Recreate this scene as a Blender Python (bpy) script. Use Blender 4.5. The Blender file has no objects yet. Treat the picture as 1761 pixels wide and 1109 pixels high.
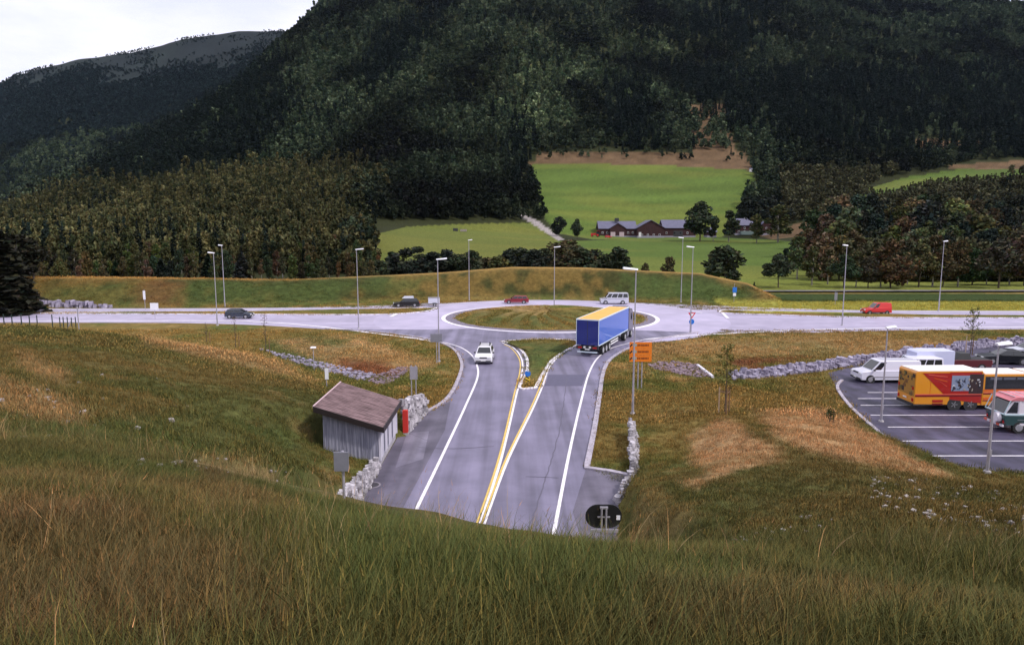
import bpy, bmesh, math, random
import numpy as np
from mathutils import Vector, Matrix
R = math.radians
random.seed(7)
C = bpy.context.scene
COL = C.collection
# ------------------------------------------------------------------ camera
CAMZ = 13.5
FPX, CX, CY = 1200.0, 880.5, 554.5           # focal length and centre in pixels of a 1761 px wide frame
PITCH = math.atan(159.5/1200.0)
cd = bpy.data.cameras.new('camera'); cam = bpy.data.objects.new('camera', cd); COL.objects.link(cam)
cam.location = (0, 0, CAMZ); cam.rotation_euler = (math.pi/2-PITCH, 0, 0)
cd.sensor_width = 36.0; cd.lens = 36.0*FPX/1761.0
cd.clip_start = 0.1; cd.clip_end = 9000
C.camera = cam
# ------------------------------------------------------------------ sky and sun
SUN_EL, SUN_AZ = R(48), R(118)               # azimuth clockwise from +Y
w = bpy.data.worlds.new('World'); C.world = w; w.use_nodes = True
nt = w.node_tree; nt.nodes.clear()
def N(nt, t, **kw):
    n = nt.nodes.new(t)
    for k, v in kw.items():
        if k in n.inputs: n.inputs[k].default_value = v
        else: setattr(n, k, v)
    return n
sky = N(nt, 'ShaderNodeTexSky', sky_type='NISHITA', sun_disc=False, sun_elevation=SUN_EL, sun_rotation=SUN_AZ)
tc = N(nt, 'ShaderNodeTexCoord')
mp = N(nt, 'ShaderNodeMapping'); mp.inputs['Scale'].default_value = (1.0, 1.0, 2.6)
n1 = N(nt, 'ShaderNodeTexNoise', Scale=2.3, Detail=7.0, Roughness=0.55)
rp = N(nt, 'ShaderNodeValToRGB')
rp.color_ramp.elements[0].position = 0.40; rp.color_ramp.elements[0].color = (9.4, 9.6, 11.4, 1)
rp.color_ramp.elements[1].position = 0.56; rp.color_ramp.elements[1].color = (12.2, 12.0, 13.2, 1)
mx = N(nt, 'ShaderNodeMixRGB'); mx.inputs[0].default_value = 0.93
bg = N(nt, 'ShaderNodeBackground', Strength=0.10)
wo = N(nt, 'ShaderNodeOutputWorld')
L = nt.links.new
L(tc.outputs['Generated'], mp.inputs[0]); L(mp.outputs[0], n1.inputs['Vector']); L(n1.outputs['Fac'], rp.inputs[0])
L(sky.outputs[0], mx.inputs[1]); L(rp.outputs[0], mx.inputs[2]); L(mx.outputs[0], bg.inputs[0]); L(bg.outputs[0], wo.inputs[0])
sl = bpy.data.lights.new('sun', 'SUN'); sl.energy = 3.0; sl.angle = R(5); sl.color = (1.0, 0.93, 0.84)
so = bpy.data.objects.new('sun', sl); COL.objects.link(so)
sd = Vector((math.sin(SUN_AZ)*math.cos(SUN_EL), math.cos(SUN_AZ)*math.cos(SUN_EL), math.sin(SUN_EL)))
so.rotation_euler = sd.to_track_quat('Z', 'Y').to_euler(); so.location = (60, -20, 80)
C.view_settings.view_transform = 'Standard'; C.view_settings.look = 'None'
C.view_settings.exposure = 0.0; C.view_settings.gamma = 1.0; C.view_settings.use_curve_mapping = False
C.cycles.use_denoising = True
C.cycles.max_bounces = 5; C.cycles.diffuse_bounces = 3; C.cycles.glossy_bounces = 3
C.cycles.transmission_bounces = 3; C.cycles.volume_bounces = 0; C.cycles.transparent_max_bounces = 6
# ------------------------------------------------------------------ survey helpers: a photo point back to the place
cp, sp_ = math.cos(PITCH), math.sin(PITCH)
def ray(px, py):
    a = (px-CX)/FPX; b = -(py-CY)/FPX
    return (a, cp + b*sp_, -sp_ + b*cp)
def P(px, py, z=0.0):
    d = ray(px, py); t = (z-CAMZ)/d[2]
    return (d[0]*t, d[1]*t, z)
def PD(px, py, D):                           # point on the ray at depth D (metres north)
    d = ray(px, py); t = D/d[1]
    return (d[0]*t, D, CAMZ+d[2]*t)
def proj(x, y, z):
    f = y*cp-(z-CAMZ)*sp_; u = y*sp_+(z-CAMZ)*cp
    f = np.maximum(f, 0.01)
    return CX+FPX*x/f, CY-FPX*u/f
# ------------------------------------------------------------------ value noise
_rs = np.random.RandomState(3); _T = _rs.rand(256, 256)
def vn(x, y, s, o=0):
    x = np.asarray(x, float)/s+o*17.3+500; y = np.asarray(y, float)/s+o*9.1+500
    xi = np.floor(x).astype(int); yi = np.floor(y).astype(int); fx = x-xi; fy = y-yi
    fx = fx*fx*(3-2*fx); fy = fy*fy*(3-2*fy)
    a = _T[xi % 256, yi % 256]; b = _T[(xi+1) % 256, yi % 256]; c = _T[xi % 256, (yi+1) % 256]; d = _T[(xi+1) % 256, (yi+1) % 256]
    return (a*(1-fx)+b*fx)*(1-fy)+(c*(1-fx)+d*fx)*fy
def fbm(x, y, s, k=4, o=0):
    t = 0; a = 1; n = 0
    for i in range(k):
        t = t+a*vn(x, y, s/2**i, o+i*3.7); n += a; a *= .5
    return t/n
def sst(x, a, b):
    t = np.clip((x-a)/(b-a), 0, 1); return t*t*(3-2*t)
def inpoly(px, py, poly):
    px = np.asarray(px); py = np.asarray(py); c = np.zeros(px.shape, bool); n = len(poly)
    for i in range(n):
        x1, y1 = poly[i]; x2, y2 = poly[(i+1) % n]
        if y1 == y2: continue
        m = ((y1 > py) != (y2 > py)) & (px < (x2-x1)*(py-y1)/(y2-y1)+x1)
        c ^= m
    return c
# ------------------------------------------------------------------ the lie of the land
FAR = {  # by bearing: (distance, photo row) of ground profile points
 -300: [(235, 440), (400, 415), (600, 408), (800, 402), (900, 400), (1300, 400), (2500, 260)],
 0:    [(235, 440), (400, 402), (600, 383), (800, 372), (900, 369), (1300, 385), (2500, 162)],
 60:   [(235, 438), (390, 396), (600, 362), (800, 345), (900, 338), (1300, 375), (2500, 127)],
 150:  [(232, 436), (380, 388), (600, 335), (800, 312), (900, 303), (1300, 360), (2500, 104)],
 250:  [(230, 434), (380, 380), (600, 308), (790, 270), (930, 252), (1350, 330), (2500, 90)],
 340:  [(230, 432), (380, 372), (600, 300), (780, 240), (950, 205), (1400, 300), (2500, 68)],
 430:  [(230, 432), (380, 368), (600, 297), (820, 200), (1060, 150), (1450, 250), (2500, 54)],
 500:  [(230, 432), (380, 366), (600, 295), (880, 160), (1180, 80), (1550, 150), (2500, 50)],
 540:  [(230, 432), (380, 364), (600, 292), (900, 145), (1240, 42), (1650, 120), (2500, 55)],
 580:  [(230, 433), (380, 362), (600, 288), (920, 130), (1320, 4), (1700, 80), (2500, 60)],
 650:  [(235, 445), (380, 388), (600, 275), (950, 110), (1500, -60), (1850, 0), (2500, 60)],
 905:  [(250, 447), (440, 400), (640, 285), (1000, 105), (1600, -110), (1900, -50), (2500, 60)],
 1100: [(250, 450), (460, 408), (645, 281), (1000, 120), (1600, -80), (1900, -50), (2500, 60)],
 1310: [(250, 455), (460, 406), (645, 284), (1000, 135), (1600, -60), (1900, -40), (2500, 60)],
 1500: [(220, 470), (430, 385), (650, 316), (1000, 150), (1600, 6), (1900, 20), (2500, 60)],
 1761: [(220, 470), (420, 370), (700, 280), (1000, 160), (1600, 12), (1900, 20), (2500, 60)],
 2100: [(220, 470), (420, 380), (700, 300), (1000, 190), (1600, 40), (1900, 40), (2500, 80)]}
_fk = sorted(FAR); _fu = np.array([(k-CX)/FPX for k in _fk])
_fD = np.array([[150]+[d for d, p in FAR[k]]+[4200] for k in _fk], float)
_fZ = np.array([[0.4]+[PD(CX, p, d)[2] for d, p in FAR[k]]+[150] for k in _fk], float)
def Hfar(x, y):
    # bearings and rows above use the plain ratio x/y
    yy = np.maximum(y, 1.0); u = np.clip(x/yy, _fu[0], _fu[-1])
    nk = _fD.shape[1]
    D = np.stack([np.interp(u, _fu, _fD[:, k]) for k in range(nk)]); Z = np.stack([np.interp(u, _fu, _fZ[:, k]) for k in range(nk)])
    z = np.full(u.shape, 0.4)
    for k in range(nk-1):
        t = (yy-D[k])/(D[k+1]-D[k]); m = (t >= 0)
        # monotone-ish smooth segment
        z = np.where(m, Z[k]+(Z[k+1]-Z[k])*np.clip(t, 0, 1), z)
    amp = np.clip((yy-500)/900, 0, 1.0)
    z = z+amp*38*(fbm(x, y, 260, 4)-.5)*np.clip((yy-520)/200, 0, 1)
    return z
# near slopes round the tunnel portal
_CP = [  # photo x, photo y, depth
 (-300,1109,2.9),(0,1109,2.75),(440,1109,2.7),(880,1109,2.7),(1320,1109,2.75),(1761,1109,2.8),(2100,1109,2.9),
 (0,940,4.4),(440,960,4.3),(880,985,4.4),(1320,1000,4.6),(1761,1010,4.8),
 (-300,800,8),(0,800,8),(200,815,9),(400,845,11),(620,868,15),(720,885,14.6),(830,905,14.2),(950,922,14),(1065,936,13.8),(1200,958,12.5),(1400,958,12),(1600,965,11.2),(1761,965,11),(2100,950,11),
 (620,900,11.5),(830,940,9.5),(1065,960,9),
 (0,760,12),(0,700,18),(0,640,30),(0,600,42),(0,562,56),(-400,600,42),(-400,562,56),(200,780,14),(200,700,24),(200,620,45),(200,580,61),
 (400,810,17),(400,740,27),(400,660,45),(400,612,62),(520,800,26),(556,852,19),(500,700,40),(550,672,50),(600,792,37),(560,776,37.8),(540,764,38.5),(580,822,32.5),(596,852,28.5),
 (1115,790,38),(1100,850,30),(1065,885,24),(1250,740,40),(1250,700,51),(1400,770,36),(1500,800,33),(1640,832,31.5),(1761,848,28),(2000,848,28),
 (1600,900,20),(1761,930,15),(1400,900,21),(1250,900,22),(1200,935,17.5),(1300,855,27),(1450,840,28),(1330,790,34),(1180,830,30)]
_cp = [PD(*c) for c in _CP]
_cp += [(x, -6, 12.6) for x in (-60, -20, 0, 20, 60)]+[(-40, 1, 12.0), (40, 1, 12.0), (-12, 0.5, 12.0), (12, .5, 12.0), (0, .2, 12.0), (0, -2.5, 12.3)]
_cp += [(-75, 78, 1.2), (-60, 82, 0.3), (-45, 79, 0.2), (-30, 74, .2), (-20, 62, .3), (-9, 52, 0.1), (-90, 90, 0), (-110, 70, 3), (-110, 40, 6), (-110, 10, 10)]
_cp += [(x, y, 0) for x, y in ((11, 48), (11, 40), (16, 56), (22, 62), (30, 66), (24, 50), (26, 44), (40, 60), (60, 60), (80, 60), (0, 60), (0, 80), (-20, 90), (30, 85), (60, 90), (-60, 98), (100, 80), (-100, 110), (0, 110), (100, 110), (100, 45), (70, 38), (45, 40), (34, 40))]
_cp += [(60, 20, 6.5), (100, 20, 6.5)]
_cp = np.array(_cp)
def _U(r2): return np.where(r2 < 1e-9, 0, r2*np.log(np.maximum(r2, 1e-9)))
_n = len(_cp); _K = _U((_cp[:, None, 0]-_cp[None, :, 0])**2+(_cp[:, None, 1]-_cp[None, :, 1])**2)+np.eye(_n)*6.0
_Pm = np.c_[np.ones(_n), _cp[:, :2]]; _A = np.block([[_K, _Pm], [_Pm.T, np.zeros((3, 3))]])
_W = np.linalg.solve(_A, np.r_[_cp[:, 2], np.zeros(3)])
def TPS(x, y):
    x = np.atleast_1d(np.asarray(x, float)); y = np.atleast_1d(np.asarray(y, float)); out = np.empty(x.shape)
    xf, yf, of = x.ravel(), y.ravel(), out.ravel()
    for i in range(0, len(xf), 20000):
        a = xf[i:i+20000]; b = yf[i:i+20000]
        k = _U((a[:, None]-_cp[None, :, 0])**2+(b[:, None]-_cp[None, :, 1])**2)
        of[i:i+20000] = k@_W[:_n]+_W[_n]+_W[_n+1]*a+_W[_n+2]*b
    return of.reshape(x.shape)
LOT = [P(1440, 668)[:2], P(1462, 700)[:2], P(1500, 735)[:2], P(1550, 778)[:2], P(1600, 812)[:2], P(1650, 832)[:2], (26, 34.5), (40, 34), (120, 34), (120, 84), (70, 84), (52, 80), (36, 70), (30, 65)]
def xl_wall(y): return np.interp(y, [0, 38.2, 38.3, 44.5, 44.6, 46, 50.5, 51], [-7.7, -7.7, -11.6, -11.6, -7.0, -6.9, -6.3, -6.3])
def xr_wall(y): return np.interp(y, [0, 26, 30, 33, 34.6, 36.5, 45, 46], [3.9, 4.2, 4.7, 5.25, 6.0, 6.9, 8.4, 8.4])
_BT = dict(u=[-.9, -.67, -.57, -.32, -.1, 0, .1, .27, .34, .39, .42], toe=[119, 120, 121, 123, 132, 134, 134, 130, 126, 121, 119],
           top=[478, 478, 478, 482, 470, 461, 462, 471, 489, 520, 530])
def berm(x, y):
    yy = np.maximum(y, 1); u = x/yy
    toe = np.interp(u, _BT['u'], _BT['toe']); pt = np.interp(u, _BT['u'], _BT['top'])
    D = toe+9; t = (pt-CY)/FPX; ang = PITCH+np.arctan(t); h = np.maximum(CAMZ-D*np.tan(ang), 0)
    h = np.where(u < .415, h, 0)
    f = sst(y, toe, toe+9)*(1-sst(y, toe+11, toe+24))
    return h*f
def H(x, y):
    x = np.atleast_1d(np.asarray(x, float)); y = np.atleast_1d(np.asarray(y, float))
    near = np.zeros(x.shape); m = y < 112
    if m.any():
        z = TPS(x[m], y[m]); z = np.maximum(z, 0)
        xm, ym = x[m], y[m]
        z = z*(1-sst(ym, 84, 96))*np.where(np.abs(xm) < 115, 1, 1)
        fy = np.interp(xm, [-22, -9], [70, 49]); z = z*(1-sst(ym, fy, fy+9)*(xm > -22))
        rough = fbm(xm, ym, 2.6, 3, 5)-.5
        z = z+np.clip(z, 0, 1)*rough*.45+np.clip(z*.3, 0, .3)*(fbm(xm, ym, 9, 2, 9)-.5)*2.2
        # road cutting beyond the portal
        cutL = sst(xm, xl_wall(ym)-.35, xl_wall(ym)); cutR = 1-sst(xm, xr_wall(ym), xr_wall(ym)+np.interp(ym, [22, 34], [3.2, .35]))
        c = cutL*cutR*sst(ym, 16.2, 16.6)*(1-sst(ym, 51, 55))
        z = z*(1-c)
        lot = inpoly(xm, ym, LOT); z = np.where(lot, 0, z)
        near[m] = z
    tf = sst(y, 141, 152); far = np.where(y > 100, Hfar(x, y), 0)
    return near*(1-tf)+far*tf+berm(x, y)*(y > 100)
def hit(px, py, d0=2.0):
    d = ray(px, py); s = np.exp(np.linspace(math.log(d0), math.log(3500), 2500))
    x, y, z = d[0]*s, d[1]*s, CAMZ+d[2]*s; h = H(x, y); k = np.argmax(z < h)
    if not (z < h).any(): return None
    return (float(x[k]), float(y[k]), float(h[k]))
# ------------------------------------------------------------------ materials
_mats = {}
def mat(name, col, rough=.7, var=.0, scale=4.0, bump=.0, metal=0.0, spec=.5, col2=None, coat=0.0, detail=4.0, stretch=None):
    if name in _mats: return _mats[name]
    m = bpy.data.materials.new(name); m.use_nodes = True; t = m.node_tree; b = t.nodes['Principled BSDF']
    b.inputs['Roughness'].default_value = rough; b.inputs['Metallic'].default_value = metal
    b.inputs['Specular IOR Level'].default_value = spec; b.inputs['Coat Weight'].default_value = coat
    c2 = col2 or tuple(min(1, c*(1-var)) for c in col)
    if var or col2 or bump:
        tcn = N(t, 'ShaderNodeTexCoord'); no = N(t, 'ShaderNodeTexNoise', Scale=scale, Detail=detail, Roughness=.6)
        if stretch:
            mpn = N(t, 'ShaderNodeMapping'); mpn.inputs['Scale'].default_value = stretch
            t.links.new(tcn.outputs['Object'], mpn.inputs[0]); t.links.new(mpn.outputs[0], no.inputs['Vector'])
        else: t.links.new(tcn.outputs['Object'], no.inputs['Vector'])
        r = N(t, 'ShaderNodeValToRGB'); r.color_ramp.elements[0].position = .36; r.color_ramp.elements[1].position = .64
        r.color_ramp.elements[0].color = (*c2, 1); r.color_ramp.elements[1].color = (*col, 1)
        t.links.new(no.outputs['Fac'], r.inputs[0]); t.links.new(r.outputs[0], b.inputs['Base Color'])
        if bump:
            bp = N(t, 'ShaderNodeBump', Strength=bump, Distance=.05); t.links.new(no.outputs['Fac'], bp.inputs['Height']); t.links.new(bp.outputs[0], b.inputs['Normal'])
    else: b.inputs['Base Color'].default_value = (*col, 1)
    _mats[name] = m; return m
def emit(name, col, s):
    m = mat(name, col); b = m.node_tree.nodes['Principled BSDF']; b.inputs['Emission Color'].default_value = (*col, 1); b.inputs['Emission Strength'].default_value = s; return m
def leafmat(name, source, rough=.75, noise=0.0, trans=0.0):
    """source: INSTANCER tint / OBJECT colour / GEOMETRY cover; multiplied by the per-leaf attribute v"""
    m = bpy.data.materials.new(name); m.use_nodes = True; t = m.node_tree; b = t.nodes['Principled BSDF']
    b.inputs['Roughness'].default_value = rough; b.inputs['Specular IOR Level'].default_value = .10
    if source == 'OBJECT': s = N(t, 'ShaderNodeObjectInfo'); out = s.outputs['Color']
    else:
        s = N(t, 'ShaderNodeAttribute', attribute_name='tint' if source == 'INSTANCER' else 'cover', attribute_type=source); out = s.outputs['Color']
    if source == 'GEOMETRY':
        geo = N(t, 'ShaderNodeNewGeometry'); prev = out
        for sc, lo, hi in ((1.3, .62, 1.38), (14, .6, 1.4)):
            no = N(t, 'ShaderNodeTexNoise', Scale=sc, Detail=5.0, Roughness=.65); t.links.new(geo.outputs['Position'], no.inputs['Vector'])
            mr = N(t, 'ShaderNodeMapRange'); mr.inputs['From Min'].default_value = .3; mr.inputs['From Max'].default_value = .7
            mr.inputs['To Min'].default_value = lo; mr.inputs['To Max'].default_value = hi
            t.links.new(no.outputs['Fac'], mr.inputs['Value'])
            mu = N(t, 'ShaderNodeVectorMath', operation='SCALE'); t.links.new(prev, mu.inputs[0]); t.links.new(mr.outputs[0], mu.inputs['Scale']); prev = mu.outputs[0]
        t.links.new(prev, b.inputs['Base Color'])
        bp = N(t, 'ShaderNodeBump', Strength=.7, Distance=.12); t.links.new(no.outputs['Fac'], bp.inputs['Height']); t.links.new(bp.outputs[0], b.inputs['Normal'])
    else:
        a = N(t, 'ShaderNodeAttribute', attribute_name='v', attribute_type='GEOMETRY')
        mu = N(t, 'ShaderNodeVectorMath', operation='MULTIPLY'); t.links.new(out, mu.inputs[0]); t.links.new(a.outputs['Color'], mu.inputs[1])
        t.links.new(mu.outputs[0], b.inputs['Base Color'])
    _mats[name] = m; return m
# ------------------------------------------------------------------ object helpers
def tag(o, label=None, cat=None, group=None, kind=None):
    if label: o['label'] = label
    if cat: o['category'] = cat
    if group: o['group'] = group
    if kind: o['kind'] = kind
    return o
def empty(name, loc, rz=0.0):
    o = bpy.data.objects.new(name, None); COL.objects.link(o); o.location = loc; o.rotation_euler = (0, 0, rz); o.empty_display_size = .3
    return o
class MB:
    def __init__(s): s.v = []; s.f = []; s.mi = []; s.ms = []
    def _m(s, m):
        if m is None: return 0
        if m not in s.ms: s.ms.append(m)
        return s.ms.index(m)
    def poly(s, pts, m=None):
        k = len(s.v); s.v += [tuple(p) for p in pts]; s.f.append(tuple(range(k, k+len(pts)))); s.mi.append(s._m(m)); return s
    def hexa(s, b, t, m=None):                       # bottom ring, top ring (same order, counterclockwise)
        k = len(s.v); n = len(b); s.v += [tuple(p) for p in b]+[tuple(p) for p in t]; i = s._m(m)
        s.f.append(tuple(range(k+n-1, k-1, -1))); s.f.append(tuple(range(k+n, k+2*n)))
        for j in range(n): s.f.append((k+j, k+(j+1) % n, k+n+(j+1) % n, k+n+j))
        s.mi += [i]*(n+2); return s
    def box(s, c, d, m=None, rz=0, M=None):
        x, y, z = d[0]/2, d[1]/2, d[2]/2; q = [(-x, -y), (x, -y), (x, y), (-x, y)]; M = M or Matrix.Rotation(rz, 4, 'Z'); c = Vector(c)
        return s.hexa([c+M@Vector((a, b, -z)) for a, b in q], [c+M@Vector((a, b, z)) for a, b in q], m)
    def tube(s, p, q, r0, r1=None, n=8, m=None):
        r1 = r0 if r1 is None else r1; p = Vector(p); q = Vector(q); a = (q-p).normalized(); u = a.orthogonal().normalized(); w_ = a.cross(u)
        ring = lambda o, r: [o+u*(r*math.cos(2*math.pi*i/n))+w_*(r*math.sin(2*math.pi*i/n)) for i in range(n)]
        return s.hexa(ring(p, r0), ring(q, r1), m)
    def prism(s, prof, y0, y1, m=None, inset=0.0):   # prof: (x,z) outline extruded along y with a rounded shoulder
        cx = sum(p[0] for p in prof)/len(prof); cz = sum(p[1] for p in prof)/len(prof)
        def sh(p):
            dx, dz = cx-p[0], cz-p[1]; l = math.hypot(dx, dz) or 1; return (p[0]+dx/l*inset, p[1]+dz/l*inset)
        pr2 = [sh(p) for p in prof]; e = inset*1.2; rings = [(y0, pr2), (y0+e, prof), (y1-e, prof), (y1, pr2)] if inset else [(y0, prof), (y1, prof)]
        k = len(s.v); n = len(prof); i = s._m(m)
        for y, r in rings: s.v += [(a, y, b) for a, b in r]
        for j in range(len(rings)-1):
            for q in range(n):
                a = k+j*n+q; b = k+j*n+(q+1) % n; s.f.append((a, b, b+n, a+n)); s.mi.append(i)
        s.f.append(tuple(range(k+n-1, k-1, -1))); s.f.append(tuple(range(k+(len(rings)-1)*n, k+len(rings)*n))); s.mi += [i, i]
        return s
    def build(s, name, m=None, parent=None, loc=None, smooth=False, rot=None):
        me = bpy.data.meshes.new(name); me.from_pydata(s.v, [], s.f)
        ms = s.ms or [m]
        for q in ms: me.materials.append(q)
        if s.ms: me.polygons.foreach_set('material_index', s.mi)
        bm = bmesh.new(); bm.from_mesh(me); bmesh.ops.recalc_face_normals(bm, faces=bm.faces); bm.to_mesh(me); bm.free()
        if smooth: me.polygons.foreach_set('use_smooth', [True]*len(me.polygons))
        o = bpy.data.objects.new(name, me); COL.objects.link(o)
        if parent: o.parent = parent
        if loc: o.location = loc
        if rot: o.rotation_euler = rot
        return o
def copy_tree(o, parent=None):
    c = o.copy(); COL.objects.link(c); c.parent = parent
    for ch in list(o.children): copy_tree(ch, c)
    return c
# ------------------------------------------------------------------ what covers the ground (albedo)
FIELD_UP = [(906, 283), (1000, 281), (1150, 284), (1291, 292), (1304, 322), (1281, 340), (1272, 385), (1235, 412), (1020, 412), (962, 402), (938, 378), (925, 345)]
FIELD_LOW = [(650, 402), (700, 390), (800, 385), (917, 383), (960, 412), (950, 440), (640, 450)]
FIELD_MID = [(960, 415), (1240, 408), (1380, 416), (1442, 458), (1446, 520), (1290, 500), (1200, 485), (960, 482)]
FIELD_R = [(1430, 338), (1500, 322), (1560, 305), (1650, 291), (1775, 288), (1775, 303), (1600, 315), (1540, 332), (1430, 345)]
TAN = [[(904, 278), (1100, 277), (1292, 284), (1291, 293), (1150, 285), (1000, 282), (906, 285)], [(1610, 287), (1700, 279), (1900, 270), (1900, 288), (1680, 292)],
       [(1180, 180), (1245, 178), (1262, 250), (1275, 282), (1195, 282)], [(925, 262), (1280, 262), (1292, 283), (920, 278)], [(1575, 238), (1690, 245), (1690, 262), (1570, 262)], [(1290, 402), (1400, 380), (1470, 378), (1465, 395), (1330, 412)]]
PATH = [(884, 366), (900, 366), (925, 380), (970, 412), (960, 414), (915, 385)]
DRY = [([(1180, 730), (1240, 715), (1330, 770), (1340, 790), (1240, 800), (1190, 840), (1170, 830), (1195, 780)], .9),
       ([(1290, 712), (1400, 700), (1470, 730), (1540, 775), (1640, 822), (1560, 812), (1440, 790), (1350, 760)], .9),
       ([(-100, 630), (70, 670), (150, 730), (90, 735), (-100, 690)], .35), ([(40, 600), (110, 640), (90, 660), (30, 640)], .4), ([(250, 575), (480, 620), (560, 665), (460, 640), (240, 590)], .5),
       ([(1060, 590), (1400, 575), (1761, 590), (1500, 610), (1250, 610), (1100, 615)], .35), ([(480, 590), (620, 580), (740, 620), (700, 640), (560, 630)], .5),
       ([(880, 510), (930, 520), (940, 540), (800, 540), (860, 525)], .4), ([(-200, 900), (150, 860), (420, 960), (560, 1120), (-200, 1120)], .45), ([(1100, 1000), (1300, 1040), (1400, 1120), (1050, 1120)], .3), ([(330, 780), (420, 790), (500, 830), (350, 835)], .5)]
GREEN = [([(1075, 470), (1200, 478), (1275, 496), (1290, 518), (1180, 518), (1060, 512)], .9), ([(80, 500), (220, 486), (300, 500), (240, 530), (80, 528)], .5), ([(640, 480), (760, 475), (740, 500), (640, 510)], .6), ([(440, 590), (560, 575), (600, 600), (540, 640), (470, 620)], .8), ([(300, 484), (440, 484), (620, 480), (600, 528), (300, 528)], .7), ([(500, 860), (900, 940), (1300, 980), (1200, 1080), (600, 1050)], .5), ([(1300, 500), (1800, 503), (1800, 541), (1320, 541)], .0),  # first patch: dark shrubs, and the bank's shadow side put into the cover colour
         ([(0, 760), (300, 700), (500, 740), (560, 850), (200, 820)], .5), ([(820, 540), (1000, 535), (1080, 560), (840, 560)], .55), ([(880, 585), (1000, 590), (905, 668)], .7)]
RED = [([(570, 615), (680, 625), (640, 650), (580, 640)], 1), ([(1270, 622), (1380, 612), (1400, 620), (1280, 640)], 1), ([(1215, 618), (1240, 622), (1235, 632)], .8), ([(250, 480), (330, 485), (320, 530), (230, 520)], .5)]
def soft(px, py, poly, s=14):
    j = 0
    a = np.random.RandomState(1)
    for dx, dy in ((0, 0), (s, 0), (-s, 0), (0, s*.4), (0, -s*.4), (s*.7, s*.3), (-s*.7, -s*.3)): j = j+inpoly(px+dx, py+dy, poly)*1.0
    return j/7.0
def cover(x, y, z=None):
    x = np.atleast_1d(np.asarray(x, float)); y = np.atleast_1d(np.asarray(y, float))
    if z is None: z = H(x, y)
    px, py = proj(x, np.maximum(y, .5), z); n0 = fbm(x, y, 1.6, 2, 13)
    wx = (fbm(x, y, 6, 3, 2)-.5)*75+(n0-.5)*40; px2 = px+wx; py2 = py+wx*.25
    A = lambda c: np.array(c)[None, :]
    mixc = lambda c, k, t: c*(1-np.clip(t, 0, 1)[:, None])+A(k)*np.clip(t, 0, 1)[:, None]
    n1_ = fbm(x, y, 9, 4, 1); n2_ = fbm(x, y, 2.2, 3, 4); n3_ = fbm(x, y, .7, 2, 8)
    c = np.repeat(A((.180, .130, .040)), len(x), 0)                       # dry autumn verge
    c = mixc(c, (.098, .108, .028), sst(n1_*.6+n2_*.4, .44, .62))
    c = mixc(c, (.29, .195, .075), sst(n2_, .60, .80)*.8)
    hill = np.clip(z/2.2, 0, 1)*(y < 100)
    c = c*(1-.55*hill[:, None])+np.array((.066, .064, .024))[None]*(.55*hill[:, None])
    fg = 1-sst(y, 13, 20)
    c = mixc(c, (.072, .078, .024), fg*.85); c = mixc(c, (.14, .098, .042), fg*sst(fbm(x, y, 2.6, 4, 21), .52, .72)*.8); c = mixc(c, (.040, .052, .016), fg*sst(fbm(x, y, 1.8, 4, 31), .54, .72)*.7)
    b = sst(berm(x, y), .2, 1.0)
    bc = A((.140, .095, .028))*(1-sst(n1_*.6+n2_*.4, .42, .58)[:, None])+A((.045, .047, .015))*sst(n1_*.6+n2_*.4, .42, .58)[:, None]
    c = c*(1-b[:, None])+bc*b[:, None]
    top = b*sst(y-np.interp(x/np.maximum(y, 1), _BT['u'], _BT['toe']), 7.5, 9.5); c = mixc(c, (.36, .22, .07), top*.7)
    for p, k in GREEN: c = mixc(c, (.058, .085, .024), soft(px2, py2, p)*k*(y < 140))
    for p, k in DRY:
        c = mixc(c, (.38, .24, .12), soft(px2, py2, p)*k*(.55+.9*n2_)*((y < 140) & (y > 13))); c = mixc(c, (.13, .078, .042), soft(px2, py2, p)*k*1.15*(.45+.9*n2_)*(y <= 13))
    for p, k in RED: c = mixc(c, (.15, .065, .030), soft(px2, py2, p)*k*(y < 140))
    # yellow-green strip and darker green strip east of the bank
    right = (x > 38)*(y > 112)*(1-b)
    c = mixc(c, (.26, .25, .05), right*(y < 132)); c = mixc(c, (.035, .055, .014), right*sst(y, 130, 133)*(y < 146))
    c = mixc(c, (.20, .22, .05), right*sst(y, 150, 152))
    far = y > 152
    wood = A((.030, .034, .014)); c = np.where((far & ~(right > 0))[:, None] | (far & (y > 260))[:, None], wood, c)
    for p in (FIELD_UP, FIELD_LOW, FIELD_MID, FIELD_R):
        m = (y > 150) & inpoly(px, py, p); g = A((.084, .128, .026))*(.80+.4*fbm(x*.25, y, 24, 4, 3))[:, None]
        g = mixc(g, (.16, .165, .035), sst(fbm(x*.3, y, 30, 3, 6), .50, .70)*.45); g = g*(.95+.08*np.sin(y*1.1+.05*x))[:, None]
        if p is FIELD_MID: g = mixc(g, (.24, .24, .045), (1-sst(y, 150, 240))*.5)
        if p is FIELD_LOW: g = mixc(g, (.15, .14, .035), np.ones(len(x))*.45)
        c = np.where(m[:, None], g, c)
    for p in TAN: c = np.where(((y > 150) & inpoly(px, py, p))[:, None], A((.125, .080, .045))*(.5+.9*fbm(x, y, 10, 3))[:, None], c)
    c = np.where(((y > 150) & inpoly(px, py, PATH))[:, None], A((.30, .27, .27)), c)
    c = np.where((y > 1900)[:, None], A((.015, .021, .021))*(.4+1.2*fbm(x, y, 160, 5, 5))[:, None], c)
    top = sst(z, 400, 620)*(y > 1900); c = mixc(c, (.014, .019, .022), top*sst(fbm(x, y*.5, 120, 4, 2), .38, .6))
    return c*(.80+.24*n3_[:, None])
ground_m = leafmat('ground_cover', 'GEOMETRY', rough=.95)
def sheet(name, xs, ys, kind='structure'):
    X, Y = np.meshgrid(xs, ys); x, y = X.ravel(), Y.ravel(); return x, y, len(xs), len(ys)
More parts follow.
